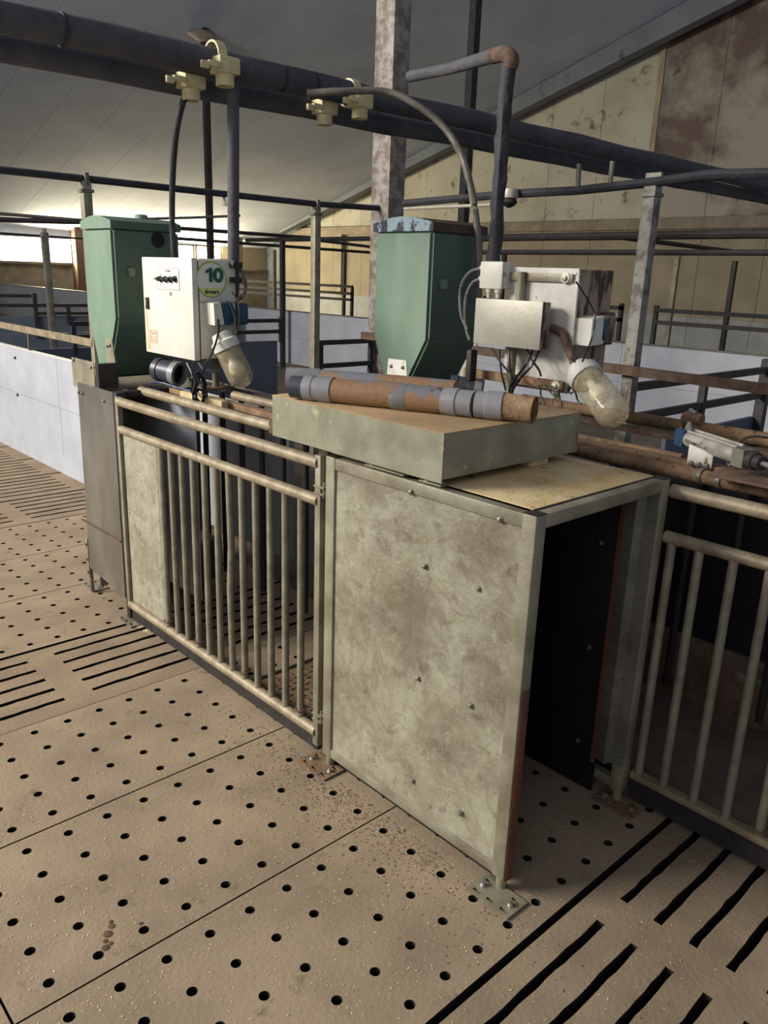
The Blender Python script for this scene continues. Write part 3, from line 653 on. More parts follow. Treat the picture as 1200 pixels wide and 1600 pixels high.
# ---------------------------------------------------------------- stainless end panel
ep_ = thing('end_panel', 'tall stainless sheet panel at the far left end of the feeding stall', 'panel', (1.5, 3.5, 0))
MB().prism([(3.345, .115), (3.735, .150), (3.715, 1.085), (3.340, 1.085)], 1.496, 1.502, 'x').build('sheet', m_stain, ep_)
MB().box(1.489, 1.4955, 3.35, 3.78, .392, .398).build('weld_seam', m_rust, ep_)
MB().box(1.497, 1.540, 3.305, 3.338, .02, 1.085, .002).build('corner_post', m_dark, ep_)
MB().tube([(1.512, 3.77, .012), (1.512, 3.77, .20)], .011, 10).build('foot_leg', m_galv, ep_)
b = MB().box(1.495, 1.507, 3.745, 3.765, .09, .30, .002); b.build('bracket', m_galv, ep_)
for q in ((3.755, .12), (3.755, .19), (3.755, .27)): boltc(ep_, (1.495, *q))
for q in ((3.70, 1.04), (3.66, 1.04), (3.43, 1.035)): boltc(ep_, (1.4955, *q))
foot_plate(ep_, 1.512, 3.765, .088, .14); foot_plate(ep_, 1.47, 3.25, .088, .14)
MB().box(1.503, 1.506, 3.535, 3.78, 1.06, 1.195).build('upper_sheet', m_galv, ep_)
MB().box(1.508, 1.60, 3.50, 3.53, 1.08, 1.19).build('back_sheet', m_dark, ep_)
for q in ((3.56, 1.17), (3.75, 1.185), (3.57, 1.08)): boltc(ep_, (1.503, *q))

# ---------------------------------------------------------------- stall body
st = thing('feeding_stall', 'main frame of the first feeding stall behind the barred gate', 'animal feeder', (1.8, 2.9, 0))
MB().tube([(1.645, 3.37, 1.078), (1.645, 2.33, 1.078)], .0205, 14).build('top_tube', m_tube, st)
MB().box(1.745, 1.785, 2.10, 3.30, 1.070, 1.094, .002).build('flat_rail', m_brown, st)
MB().tube([(1.93, 3.05, 1.078), (1.93, 2.12, 1.078)], .019, 14).build('top_tube', m_tube, st)
MB().box(1.50, 1.78, 3.335, 3.36, 1.058, 1.086, .002).build('cross_rail', m_dark, st)
b = MB().box(1.625, 1.665, 2.315, 2.345, 1.055, 1.10, .003); b.build('tube_socket', m_rust, st)
for y in (2.42, 2.505, 2.59, 2.675, 2.76, 2.845):
    pass
bars(st, 2.09, [2.56, 2.73, 2.90, 3.07, 3.24, 3.41, 3.58], .09, 1.04, .014, m_dark)
MB().box(2.07, 2.11, 1.86, 3.70, 1.04, 1.075, .002).build('side_rail', m_dark, st)
MB().box(1.80, 1.805, 3.17, 3.69, .08, 1.03).build('inner_sheet', m_panel, st)
MB().box(2.085, 2.090, 1.86, 2.42, .08, 1.04).build('inner_sheet', m_galvd, st)
for y in (2.44, 3.66): MB().box(2.075, 2.105, y, y+.03, .0, 1.05).build('upright', m_galvd, st)
MB().box(1.53, 2.10, 3.70, 3.705, .05, 1.05).build('end_sheet', m_galvd, st)
MB().box(1.82, 2.07, 3.40, 3.65, .06, .28, .02).build('trough', m_stain, st)
MB().box(1.62, 2.10, 3.44, 4.06, 1.045, 1.065).build('hopper_tray', m_dark, st)
MB().box(1.64, 2.10, 3.72, 4.05, .0, 1.044).build('hopper_stand', m_dark, st)
MB().box(1.605, 1.618, 3.44, 3.70, 1.045, 1.075).build('tray_lip', m_galvd, st)
# tread plate inside
tp = MB().box(1.53, 2.07, 1.88, 2.38, .045, .055).build('tread_plate', m_brown, st)
b = MB()
for i in range(15):
    for j in range(14):
        x = 1.55+.035*i; y = 1.90+.034*j
        if (i+j) % 2: b.box(x-.011, x+.011, y-.003, y+.003, .055, .0585)
        else: b.box(x-.003, x+.003, y-.011, y+.011, .055, .0585)
o = b.build('tread_studs', m_galvd, st); o['kind'] = 'stuff'
MB().box(1.53, 2.07, 2.38, 2.395, .0, .06).build('step_edge', m_dark, st)

# cable bundle lying on top
cb = [(1.658, 3.347, 1.11), (1.715, 3.323, 1.115), (1.724, 3.194, 1.11), (1.7, 3.013, 1.115), (1.607, 2.825, 1.12)]
tag(MB().tube(lump(cb, 6), .0035, 6).build('cable', m_bluec), 'blue cable lying along the stall rail below the number ten cabinet', 'cable')
# brown blocks on the flat rail
tag(MB().box(1.70, 1.73, 2.78, 3.12, 1.055, 1.105, .002).build('wooden_block', m_wood), 'pale board strapped along the stall top beneath the cable coil', 'board')

# ---------------------------------------------------------------- hoppers
def hopper(x0, x1, y0, y1, zt, zm, zb, green, front, lid, label, hole, yb0, yb1):
    t = thing('feed_hopper', label, 'feed hopper', ((x0+x1)/2, (y0+y1)/2, zb), None)
    b = MB(); prof = [(yb0, zb), (yb1, zb), (y1, zm), (y1, zt), (y0, zt), (y0, zm)]
    b.prism(prof, x0, x1, 'x')
    es = [e for e in b.bm.edges]; bmesh.ops.bevel(b.bm, geom=es, offset=.012, segments=3, affect='EDGES')
    body = b.build('hopper_body', green, t)
    m2 = front
    body.data.materials.append(m2)
    for f in body.data.polygons:
        if f.normal.y < -.5 or (f.normal.y < -.3 and f.normal.z < 0): f.material_index = 1  # front faces take the darker green, their shade put into colour
    # arched lid
    n = 12; xs = [x0-.006+(x1-x0+.012)*k/n for k in range(n+1)]
    prof = [(y0-.008, zt-.004)]+[(y0-.008+(y1-y0+.016)*k/n, zt+.030+.026*math.sin(math.pi*k/n)) for k in range(n+1)]+[(y1+.008, zt-.004)]
    L = MB().prism(prof, x0-.006, x1+.006, 'x')
    lid_o = L.build('lid', lid[0], t); lid_o.data.materials.append(lid[1])
    for f in lid_o.data.polygons:
        if f.normal.x < -.7: f.material_index = 1
    # moulded knobs on the front
    kx, kz = (x0+x1)/2-.09, (zt+zm)/2+.01
    MB().prism([(kx-.018, kz+.018), (kx+.010, kz+.022), (kx+.018, kz), (kx+.010, kz-.018), (kx-.012, kz-.02)], y0-.016, y0+.004, 'y').build('latch_boss', green, t)
    if hole:
        MB().lathe((x1-.115, y0-.001, zt-.045), (0, 1, 0), [(0, .036), (.004, .036), (.006, .030), (.0062, .0)], 24).build('filler_hole', m_black, t)
        MB().lathe(((x0+x1)/2+.05, (y0+y1)/2-.02, zt+.05), (0, 0, 1), [(0, .03), (.02, .03), (.024, .02)], 16).build('filler_cap', green, t)
    return t
hopper(1.712, 2.06, 3.722, 4.045, 1.785, 1.368, 1.075, m_green, m_green_shade, (m_green_shade, m_green),
       'green plastic feed hopper with round side hole, left of the number ten cabinet', True, 3.86, 3.95)
hopper(2.487, 2.82, 2.405, 2.755, 1.80, 1.352, 1.10, m_green, m_green_shade, (m_lidb, m_lidw),
       'green plastic feed hopper with flaking brown lid in front of the thick column', False, 2.55, 2.65)
for (x, q, l) in ((1.62, [(3.655, 1.285), (3.590, 1.29), (3.535, 1.055), (3.680, 1.055)], 'perforated bright bracket plate at the foot of the left green hopper'),
                  (2.385, [(2.535, 1.270), (2.425, 1.272), (2.41, 1.15), (2.545, 1.15)], 'speckled white bracket plate at the foot of the right green hopper')):
    t = thing('bracket_plate', l, 'bracket', (x, q[2][0]+.06, q[2][1]))
    MB().prism(q, x, x+.004, 'x').build('plate', m_galv if x < 2 else m_whited, t)
    boltc(t, (x-.001, q[0][0]-.02, q[0][1]-.03)); boltc(t, (x-.001, q[1][0]+.018, q[1][1]-.03))
def cup(a, d, r, l, label, motor=True):
    t = thing('auger_motor' if motor else 'pipe_elbow', label, 'motor' if motor else 'pipe', tuple(Vector(a)-Vector((0, 0, r))))
    d = Vector(d).normalized(); a = Vector(a)
    MB().lathe(a, d, [(0, r*.96), (.03, r), (.032, r*.93), (.075, r*.93), (.077, r), (.105, r)], 28).build('housing', m_pvcd, t)
    MB().pipe(a+d*.104, a+d*.135, r*1.02, .007, 28).build('coupling', m_pvc, t)
    MB().lathe(a+d*.104, d, [(0, r*.9), (.004, r*.9)], 24).build('face', m_black, t)
    n = 20; q = Vector((0, 0, 1)); u = d.cross(q).normalized(); v = d.cross(u)
    ring = [a+d*.137+(u*math.cos(2*math.pi*k/n)+v*math.sin(2*math.pi*k/n))*r*.86 for k in range(n+1)]
    MB().tube(ring, .0035, 6).build('rim_ring', m_pvc, t)
    return t
cup((1.781, 3.47, 1.159), (.35, -1, -.12), .055, .1, 'dark grey round plastic pipe socket below the number ten cabinet', False)
cup((2.476, 2.25, 1.188), (.6, -.8, -.1), .042, .1, 'dark grey round plastic pipe socket at the foot of the right hopper', False)

# ---------------------------------------------------------------- control cabinet number ten
def text(body, size, m, parent, loc, xdir, updir, name='lettering', bold=.0, shear=0, ext=.0006):
    c = bpy.data.curves.new(name, 'FONT'); c.body = body; c.size = size; c.extrude = ext; c.offset = bold; c.shear = shear
    c.align_x = 'CENTER'; c.align_y = 'CENTER'
    tmp = bpy.data.objects.new('tmp', c); COL.objects.link(tmp); dg = bpy.context.evaluated_depsgraph_get()
    me = bpy.data.meshes.new_from_object(tmp.evaluated_get(dg)); bpy.data.objects.remove(tmp)
    X = Vector(xdir).normalized(); U = Vector(updir).normalized(); N = X.cross(U)
    Mx = Matrix((X, U, N)).transposed().to_4x4(); Mx.translation = Vector(loc)
    me.transform(Mx); base = Vector((0, 0, 0)); p = parent
    while p is not None: base += Vector(p.location); p = p.parent
    me.transform(Matrix.Translation(-base)); me.materials.clear(); me.materials.append(m)
    o = bpy.data.objects.new(name, me); COL.objects.link(o); o.parent = parent; return o
KX0, KX1, KY0, KY1, KZ0, KZ1 = 1.752, 1.965, 3.075, 3.512, 1.237, 1.655
cab = thing('control_cabinet', 'white control cabinet with round number 10 sticker', 'control box', (1.86, 3.28, 1.09))
MB().box(KX0+.035, KX1, KY0, KY1, KZ0+.004, KZ1-.002, .004).build('cabinet_body', m_white, cab)
door = MB().box(KX0, KX0+.028, KY0-.003, KY1+.003, KZ0-.002, KZ1+.002, .004).build('cabinet_door', m_white, cab)
MB().box(KX0+.028, KX0+.036, KY0+.006, KY1-.006, KZ0+.01, KZ1-.01).build('door_seal', m_dark, cab)
dx = KX0-.0005
lab = MB().box(dx-.0008, dx, 3.178, 3.372, 1.523, 1.612).build('switch_label', m_stickw, door, label='white instruction label with switch symbols')
lab2 = MB()
for (a, b_, c, d) in ((3.178, 3.372, 1.611, 1.6125), (3.178, 3.372, 1.5225, 1.524), (3.178, 3.180, 1.523, 1.612), (3.370, 3.372, 1.523, 1.612)): lab2.box(dx-.0014, dx-.0006, a, b_, c, d)
lab2.build('label_border', m_redink, door)
for k, y in enumerate((3.338, 3.292, 3.250, 3.208)):
    o = MB().lathe((dx, y, 1.566+(.003 if k == 3 else 0)), (-1, 0, 0), [(0, .014), (.006, .014), (.008, .010), (.022, .009), (.024, .004)], 14); o.build('switch_knob', m_black, door)
    if k < 3: MB().box(dx-.022, dx-.010, y-.004, y+.028, 1.563, 1.569, .001).build('switch_lever', m_black, door)
ycab = (0, -1, 0)
text('SETTINGS', .011, m_ink, door, (dx-.001, 3.272, 1.600), ycab, (0, 0, 1))
for k, (y, a, b_) in enumerate(((3.338, 'A', '0'), (3.292, '1', '1'), (3.250, '+', '-'))):
    text(a, .014, m_greyink, door, (dx-.001, y, 1.587), ycab, (0, 0, 1)); text(b_, .014, m_greyink, door, (dx-.001, y, 1.543), ycab, (0, 0, 1))
text('RL', .022, m_greyink, door, (dx-.0006, 3.255, 1.505), ycab, (0, 0, 1))
text('- -', .014, m_greyink, door, (dx-.0006, 3.262, 1.484), ycab, (0, 0, 1))
b = MB().box(dx-.007, dx, 3.462, 3.487, 1.430, 1.482, .002); lk = b.build('door_lock', m_black, door)
MB().box(dx-.012, dx-.006, 3.468, 3.476, 1.448, 1.470, .001).build('lock_lever', m_galvd, lk)
wl = MB()
for (a, b_, c, d) in ((3.40, 3.462, 1.335, 1.337), (3.40, 3.462, 1.282, 1.284), (3.40, 3.402, 1.283, 1.336), (3.460, 3.462, 1.283, 1.336), (3.412, 3.45, 1.322, 1.327), (3.412, 3.45, 1.310, 1.312), (3.412, 3.45, 1.300, 1.302), (3.412, 3.45, 1.291, 1.294)):
    wl.box(dx-.0008, dx, a, b_, c, d)
wl.build('warning_label', m_orange, door, label='small faded orange warning label')
MB().prism([(3.496, 1.25), (3.470, 1.25), (3.482, 1.34), (3.490, 1.425), (3.500, 1.425)], dx-.0005, dx, 'x').build('rust_stain', m_roof, door)
# sticker on the side facing the camera
sy = KY0-.0008; sc = Vector((1.845, sy, 1.572))
def disc(r, y, m, name, x=0, z=0, n=48, cut=None):
    pts = [(sc.x+x+r*math.cos(2*math.pi*k/n), sc.z+z+r*math.sin(2*math.pi*k/n)) for k in range(n)]
    if cut is not None: pts = [p for p in pts if p[1] <= sc.z+cut]
    return MB().prism(pts, y-.0004, y, 'y').build(name, m, cab)
disc(.074, sy, m_olive, 'sticker_ring', n=64); disc(.070, sy-.0004, m_lime, 'sticker_edge'); disc(.066, sy-.0008, m_stickw, 'sticker_face')
disc(.067, sy-.0012, m_lime, 'sticker_foot', cut=-.030)
q = (sc.x-.028, sc.z-.010)
MB().prism([(q[0]+a, q[1]+c) for a, c in ((.016, 0), (.033, 0), (.033, .058), (.020, .058), (0, .047), (0, .034), (.016, .040))], sy-.0032, sy-.0014, 'y').build('digit', m_dgreen, cab)
nn = 32; oz = MB(); ocx, ocz = sc.x+.033, sc.z+.019
R4 = [[oz.bm.verts.new((ocx+rx*math.cos(2*math.pi*k/nn), yy, ocz+rz*math.sin(2*math.pi*k/nn))) for k in range(nn)] for rx, rz, yy in ((.026, .031, sy-.0032), (.0085, .016, sy-.0032), (.0085, .016, sy-.0014), (.026, .031, sy-.0014))]
for i in range(4):
    for k in range(nn): oz.bm.faces.new((R4[i][k], R4[i][(k+1) % nn], R4[(i+1) % 4][(k+1) % nn], R4[(i+1) % 4][k]))
oz.build('digit', m_dgreen, cab)
text('farmers', .022, m_ink, cab, (sc.x-.002, sy-.002, sc.z-.050), (1, 0, 0), (0, 0, 1), bold=.0006, shear=.4)
MB().box(KX0+.036, KX1-.002, KY0-.002, KY0+.0, 1.478, 1.481).build('side_seam', m_greyink, cab)
# socket box
b = MB().prism([(1.808, 1.478), (1.842, 1.482), (1.858, 1.392), (1.812, 1.388)], KY0-.075, KY0, 'y'); b.build('socket_front', m_white, cab, label='white front of the socket box')
b = MB().box(1.848, 1.985, KY0-.070, KY0-.001, 1.388, 1.478, .008); sk = b.build('socket_box', m_blue, cab, label='dark blue socket box')
MB().prism([(1.904, 1.478), (1.912, 1.478), (1.918, 1.448)], KY0-.0715, KY0-.069, 'y').build('highlight_mark', m_white, sk)
MB().box(1.895, 1.915, KY0-.075, KY0-.066, 1.388, 1.400).build('socket_clip', m_galvd, sk)
for k in range(9):
    y = 3.10+.042*k
    MB().lathe((KX0+.06, y, KZ0+.004), (0, 0, -1), [(0, .012), (.012, .012), (.014, .009), (.026, .009)], 8).build('cable_gland', m_galvd, cab)
for k in range(2):
    MB().lathe((1.862, KY0, 1.315-.035*k), (0, -1, 0), [(0, .010), (.014, .010), (.016, .007), (.022, .007)], 10).build('side_gland', m_alu, cab)
for z in (1.635, 1.573): MB().box(1.935, 1.985, KY0-.03, KY0+.05, z-.012, z+.012, .003).build('pipe_clamp', m_dark, cab)
MB().tube([(1.93, 3.2, 1.10), (1.93, 3.2, KZ0)], .017, 14).build('support_pole', m_galvd, cab)
b = MB().box(1.85, 2.00, 3.15, 3.25, 1.092, 1.099, .001); fl = b.build('base_flange', m_rust, cab)
for q in ((1.87, 3.17), (1.98, 3.17), (1.87, 3.23), (1.98, 3.23)): MB().lathe((*q, 1.099), (0, 0, 1), [(0, .009), (.008, .009), (.009, .005)], 6).build('bolt', m_galvd, fl)
MB().box(1.97, 2.01, 3.12, 3.40, 1.33, 1.66, .004).build('back_box', m_rust, cab)
MB().box(1.985, 2.03, 3.20, 3.24, 1.30, 1.66).build('back_channel', m_dark, cab)
tag(MB().tube(lump([(1.865, 3, 1.489), (1.887, 3, 1.473), (1.904, 2.99, 1.41), (1.88, 2.97, 1.345)], 6), .004, 6).build('cable', m_greyc), 'pale cable running down beside the blue socket box', 'cable')
tag(MB().tube(lump([(1.951, 3.06, 1.64), (2.002, 3.08, 1.607), (2.021, 3.08, 1.554), (2.007, 3.08, 1.507), (1.973, 3.08, 1.491)], 6), .008, 8).build('cable', m_greyc), 'thick grey cable looping at the right of the number ten cabinet', 'cable')
tag(MB().tube(lump([(1.913, 3.02, 1.525), (1.928, 3, 1.476), (1.917, 2.98, 1.397), (1.893, 2.97, 1.336)], 6), .004, 6).build('cable', m_tanc), 'brown cable from the drop pipe to the left glass lamp', 'cable')
tag(MB().tube(lump([(1.829, 3, 1.413), (1.815, 2.98, 1.359), (1.773, 2.95, 1.297), (1.734, 2.95, 1.232), (1.697, 2.94, 1.183), (1.665, 2.93, 1.128)], 6), .0045, 6).build('cable', m_blackc), 'black cable hanging from the blue socket box', 'cable')
coil = []
c0 = Vector((1.674, 2.92, 1.144))
for k in range(90):
    a = k*2*math.pi/18; coil.append(c0+Vector((.026*math.cos(a)+random.uniform(-.004, .004)+.009*math.sin(k*.13), -.012+.012*math.sin(a*.37+1), .062*math.sin(a)+.008*math.sin(k*.21)-.005)))
tag(MB().tube(lump(coil, 2), .0042, 6).build('cable_coil', m_blackc), 'small hank of black cable hanging over the stall rails', 'cable')
tag(MB().tube(lump([(1.774, 3.08, 1.228), (1.792, 3.06, 1.196), (1.843, 3.05, 1.189), (1.888, 3.05, 1.209)], 6), .005, 6).build('cable', m_greyc), 'pale cable drooping under the number ten cabinet', 'cable')
tag(MB().tube(lump([(1.729, 3.1, 1.225), (1.724, 3.05, 1.182), (1.702, 3, 1.135)], 6), .0035, 6).build('cable', m_blackc), 'thin black cable from the cabinet glands to the hank', 'cable')

# ---------------------------------------------------------------- well-glass lamps
def lamp(a, d, r, l, label, seed, dirty):
    a = Vector(a); d = Vector(d).normalized()
    t = thing('well_glass_lamp', label, 'lamp', tuple(a+d*l))
    MB().lathe(a-d*.045, d, [(0, r*.55), (.004, r*.68), (.018, r*.72), (.030, r*.80), (.036, r*1.0), (.072, r*1.0), (.075, r*.9)], 28).build('lamp_cap', m_whited if dirty else m_white, t)
    prof = [(0, r*.93)]+[(l-.02-r*.95+r*.95*math.sin(x*math.pi/20), r*(.97)*math.cos(x*math.pi/20)) for x in range(0, 11)]
    b = MB(); b.lathe(a+d*.034, d, prof, 32)
    b.build('glass_dome', m_glass, t, label='dusty glass dome')
    MB().lathe(a+d*.04, d, [(0, .014), (.035, .016), (.05, .028), (.075, .036), (.095, .030), (.106, .012)], 20).build('bulb', m_bulb, t)
    MB().tube([a-d*.05, a-d*.04], .016, 10).build('cable_entry', m_galvd, t)
    return t
a = Vector((1.851, 2.99, 1.315)); e = Vector((1.905, 2.93, 1.144)); lamp(a, e-a, .058, (e-a).length, 'glass dome lamp hanging at the side of the number ten cabinet', 1, False)
a = Vector((2.494, 1.62, 1.297)); e = Vector((2.424, 1.42, 1.171)); lamp(a, e-a, .062, (e-a).length, 'glass dome lamp with flaking cap beside the rusty cabinet side', 2, True)

# ---------------------------------------------------------------- second cabinet
C2X, C2Y0, C2Y1 = 2.515, 1.70, 2.005
c2 = thing('control_cabinet', 'white control panel with heavily rusted brown side, right of the second hopper', 'control box', (2.6, 1.85, 1.1))
MB().box(C2X, C2X+.012, C2Y0-.004, C2Y1, 1.215, 1.662, .003).build('front_plate', m_whited, c2)
MB().box(C2X+.012, C2X+.235, C2Y0, C2Y1-.01, 1.235, 1.660, .006).build('cabinet_body', m_rustbox, c2)
MB().box(C2X-.012, C2X-.002, 1.715, 2.01, 1.612, 1.642, .002).build('top_strap', m_galv, c2)
MB().box(C2X-.030, C2X-.012, 1.70, 2.19, 1.226, 1.262, .004).build('bottom_strap', m_brown, c2)
for (y, z) in ((1.745, 1.628), (1.73, 1.243), (2.14, 1.248)):
    MB().lathe((C2X-.012 if z > 1.5 else C2X-.030, y, z), (-1, 0, 0), [(0, .020), (.003, .020), (.004, .010), (.010, .010), (.012, .005)], 12).build('bolt', m_alu, c2)
MB().tube([(C2X-.040, 1.935, 1.10), (C2X-.040, 1.935, 1.40)], .017, 14).build('support_pole', m_galv, c2)
MB().tube([(C2X-.020, 1.935, 1.52), (C2X-.020, 1.935, 1.645)], .017, 14).build('upper_pole', m_galv, c2)
MB().prism([(2.53, 1.49), (2.60, 1.50), (2.615, 1.40), (2.53, 1.395)], C2Y0-.07, C2Y0, 'y').build('socket_front', m_white, c2, label='white front of the side socket box')
MB().box(2.585, 2.70, C2Y0-.066, C2Y0, 1.40, 1.50, .012).build('socket_box', m_rustbox, c2)
MB().box(2.60, 2.64, C2Y0-.070, C2Y0-.06, 1.41, 1.49, .004).build('blue_flap', m_blue, c2)
MB().box(2.68, 2.745, C2Y0-.03, C2Y0+.05, 1.39, 1.51, .005).build('side_bracket', m_rust, c2)
MB().tube(lump([(2.50, 1.78, 1.45), (2.50, 1.73, 1.43), (2.505, 1.70, 1.38), (2.51, 1.675, 1.33), (2.53, 1.66, 1.30)], 5), .016, 10, jitter=.1).build('caked_hose', m_rust, c2)
sb = thing('terminal_box', 'plain aluminium terminal box with chipped edges in front of the white panel', 'control box', (2.44, 1.93, 1.37))
MB().box(2.415, 2.418, 1.768, 2.085, 1.372, 1.543, .001).build('lid', m_alu, sb)
MB().box(2.4185, 2.470, 1.772, 2.081, 1.374, 1.541, .002).build('box_body', m_rustbox, sb)
jb = thing('junction_box', 'small bright white junction box above the aluminium box', 'control box', (2.49, 2.05, 1.57))
MB().box(2.462, 2.472, 2.003, 2.115, 1.578, 1.680, .006).build('lid', m_white, jb)
MB().box(2.4725, 2.525, 2.000, 2.110, 1.580, 1.678, .006).build('box_body', m_whited, jb)
for y in (2.03, 2.075): MB().lathe((2.48, y, 1.578), (0, 0, -1), [(0, .014), (.014, .014), (.016, .010), (.034, .010)], 10).build('cable_gland', m_whited, jb)
for z in (1.615, 1.655): MB().lathe((2.48, 2.112, z), (0, 1, 0), [(0, .012), (.012, .012), (.014, .008)], 10).build('cable_gland', m_whited, jb)
for z, w, l in ((1.655, .10, 'outer grey cable looping from the junction box'), (1.615, .07, 'inner grey cable looping from the junction box')):
    pts = [(2.48, 2.125, z), (2.48, 2.125+w*.6, z-.02), (2.48, 2.125+w, z-.08), (2.48, 2.125+w*.9, z-.18), (2.48, 2.125+w*.5, z-.24)]
    tag(MB().tube(lump(pts, 6), .0065, 8).build('cable', m_greyc), l, 'cable')
cables = [([(2.45, 2.019, 1.357), (2.44, 1.951, 1.3), (2.44, 1.885, 1.259), (2.44, 1.862, 1.247)], 'first black cable from the left under the aluminium box'),
          ([(2.45, 1.981, 1.355), (2.44, 1.955, 1.275), (2.44, 1.926, 1.205)], 'second black cable from the left under the aluminium box'),
          ([(2.45, 1.931, 1.36), (2.44, 1.917, 1.304), (2.44, 1.899, 1.245), (2.44, 1.897, 1.196)], 'third black cable under the aluminium box, left of the pole'),
          ([(2.45, 1.847, 1.367), (2.43, 1.811, 1.338), (2.43, 1.771, 1.3), (2.43, 1.76, 1.278)], 'black cable crossing rightward below the aluminium box'),
          ([(2.45, 1.823, 1.367), (2.42, 1.816, 1.327), (2.42, 1.861, 1.267), (2.42, 1.89, 1.223), (2.42, 1.893, 1.186)], 'black cable sweeping left across the pole below the aluminium box'),
          ([(2.45, 1.794, 1.367), (2.41, 1.787, 1.318), (2.41, 1.84, 1.261), (2.41, 1.872, 1.209)], 'black cable nearest the right end of the aluminium box')]
for pts, l in cables: tag(MB().tube(lump(pts, 6), .0042, 6).build('cable', m_blackc), l, 'cable')
tag(MB().tube(lump([(2.447, 1.66, 1.617), (2.501, 1.62, 1.532), (2.499, 1.6, 1.489), (2.488, 1.6, 1.423), (2.416, 1.58, 1.35)], 6), .003, 6).build('cable', m_blackc), 'thin dark wire crossing the rusty cabinet side', 'cable')
tag(MB().tube(lump([(2.46, 1.658, 1.232), (2.46, 1.629, 1.287), (2.47, 1.626, 1.321), (2.47, 1.662, 1.351)], 6), .004, 6).build('cable', m_blackc), 'black cable beside the flaking lamp cap', 'cable')
random.seed(21)
for k in range(7):
    q = [(2.46, 1.779, 1.246), (2.45, 1.727, 1.238), (2.47, 1.706, 1.226), (2.5, 1.702, 1.252), (2.5, 1.737, 1.205)]
    pts = [Vector(q[0])+Vector((random.uniform(-.02, .02), -.02*k, random.uniform(-.01, .0)))]
    for j in range(4): pts.append(pts[-1]+Vector((random.uniform(-.01, .02), random.uniform(-.03, .02), random.uniform(-.035, .012))))
    tag(MB().tube(lump(pts, 5), .0035, 6).build('cable', m_tanc if k % 3 else m_grnc), 'short dusty wire in the tangle under the white control panel', 'cable', 'tangled wires under the white control panel')
tag(MB().box(2.41, 2.45, 2.085, 2.115, 1.22, 1.345, .008).build('hose_connector', m_dark), 'black corrugated hose connector at left under the aluminium box', 'connector')

# ---------------------------------------------------------------- second stall at right
s2 = thing('feeding_stall', 'main frame of the second feeding stall at the right edge, caked in brown dirt', 'animal feeder', (2.5, .9, 0))
MB().tube([(2.30, 1.60, 1.065), (2.30, .2, 1.065)], .021, 14, jitter=.03).build('top_tube', m_brown, s2)
MB().box(2.345, 2.385, .2, 1.75, 1.070, 1.092, .003).build('flat_rail', m_brown, s2)
MB().tube([(2.44, 1.75, 1.075), (2.44, 1.18, 1.075)], .018, 12, jitter=.04).build('top_tube', m_brown, s2)
MB().tube([(2.98, 2.25, 1.085), (2.98, 1.45, 1.085)], .024, 14, jitter=.04).build('rear_tube', m_brown, s2)
MB().tube([(2.98, 1.44, 1.085), (2.98, .2, 1.085)], .027, 14, jitter=.04).build('rear_tube', m_brown, s2)
MB().box(2.86, 2.92, .3, 2.2, 1.045, 1.065, .003).build('cable_tray', m_rust, s2)
bars(s2, 2.74, [1.62, 1.44, 1.26, 1.08, .90, .72, .54], .12, 1.0, .014, m_dark)
MB().box(2.72, 2.76, .1, 1.95, .99, 1.02).build('inner_rail', m_dark, s2)
MB().box(2.77, 2.775, .1, 2.3, .0, .99).build('rear_sheet', m_black, s2)
MB().box(2.742, 2.768, .1, 1.95, .0, .34, .004).build('lower_board', m_rust, s2)
for y in (.93, .99): MB().lathe((2.742, y, .26), (-1, 0, 0), [(0, .02), (.006, .02), (.008, .012)], 12).build('ring_bolt', m_galvd, s2)
b = MB().box(2.15, 2.74, -.2, 1.55, .005, .085, .006)
kb = b.build('concrete_step', m_concd, s2)
for k in range(3):
    pass
MB().box(2.13, 2.14, 1.1, 1.86, .05, 1.04).build('divider_sheet', m_black, s2)
MB().box(2.20, 2.46, .25, .99, 1.093, 1.101, .003).build('cover_plate', m_rust, s2)
for y in (.98, 1.04):
    b = MB().pipe((2.30, y, 1.065), (2.30, y+.012, 1.065), .026, .004); b.build('hose_clip', m_galvd, s2)
g2 = thing('barred_gate', 'brown-stained barred gate at the right edge of the picture', 'gate', (2.135, .5, 0))
G2 = 2.140
MB().tube([(G2, 1.052, 1.045), (G2, -.2, 1.045)], .0205, 14).build('top_rail', m_brown if False else m_tube, g2)
MB().tube([(G2, 1.052, .905), (G2, -.2, .905)], .019, 14).build('middle_rail', m_tube, g2)
MB().box(G2-.018, G2+.018, -.2, 1.052, .085, .108, .004).build('bottom_rail', m_tube, g2)
MB().box(G2-.008, G2+.012, -.2, 1.052, .012, .084).build('base_angle', m_dark, g2)
bars(g2, G2, [1.030, .945, .845, .745, .645, .545, .445, .345], .106, .905, .0135, m_bar)
for y in (.645,):
    n = 16; MB().tube([(G2+.021*math.cos(2*math.pi*k/n), y+.021*math.sin(2*math.pi*k/n), .128+.005*math.cos(2*math.pi*k/n)) for k in range(n+1)], .004, 6).build('wire_ring', m_rust, g2)
MB().box(2.37, 2.95, 2.15, 3.05, 1.06, 1.085).build('hopper_tray', m_dark, s2)
MB().box(2.39, 2.93, 2.30, 2.90, .0, 1.055).build('hopper_stand', m_dark, s2)
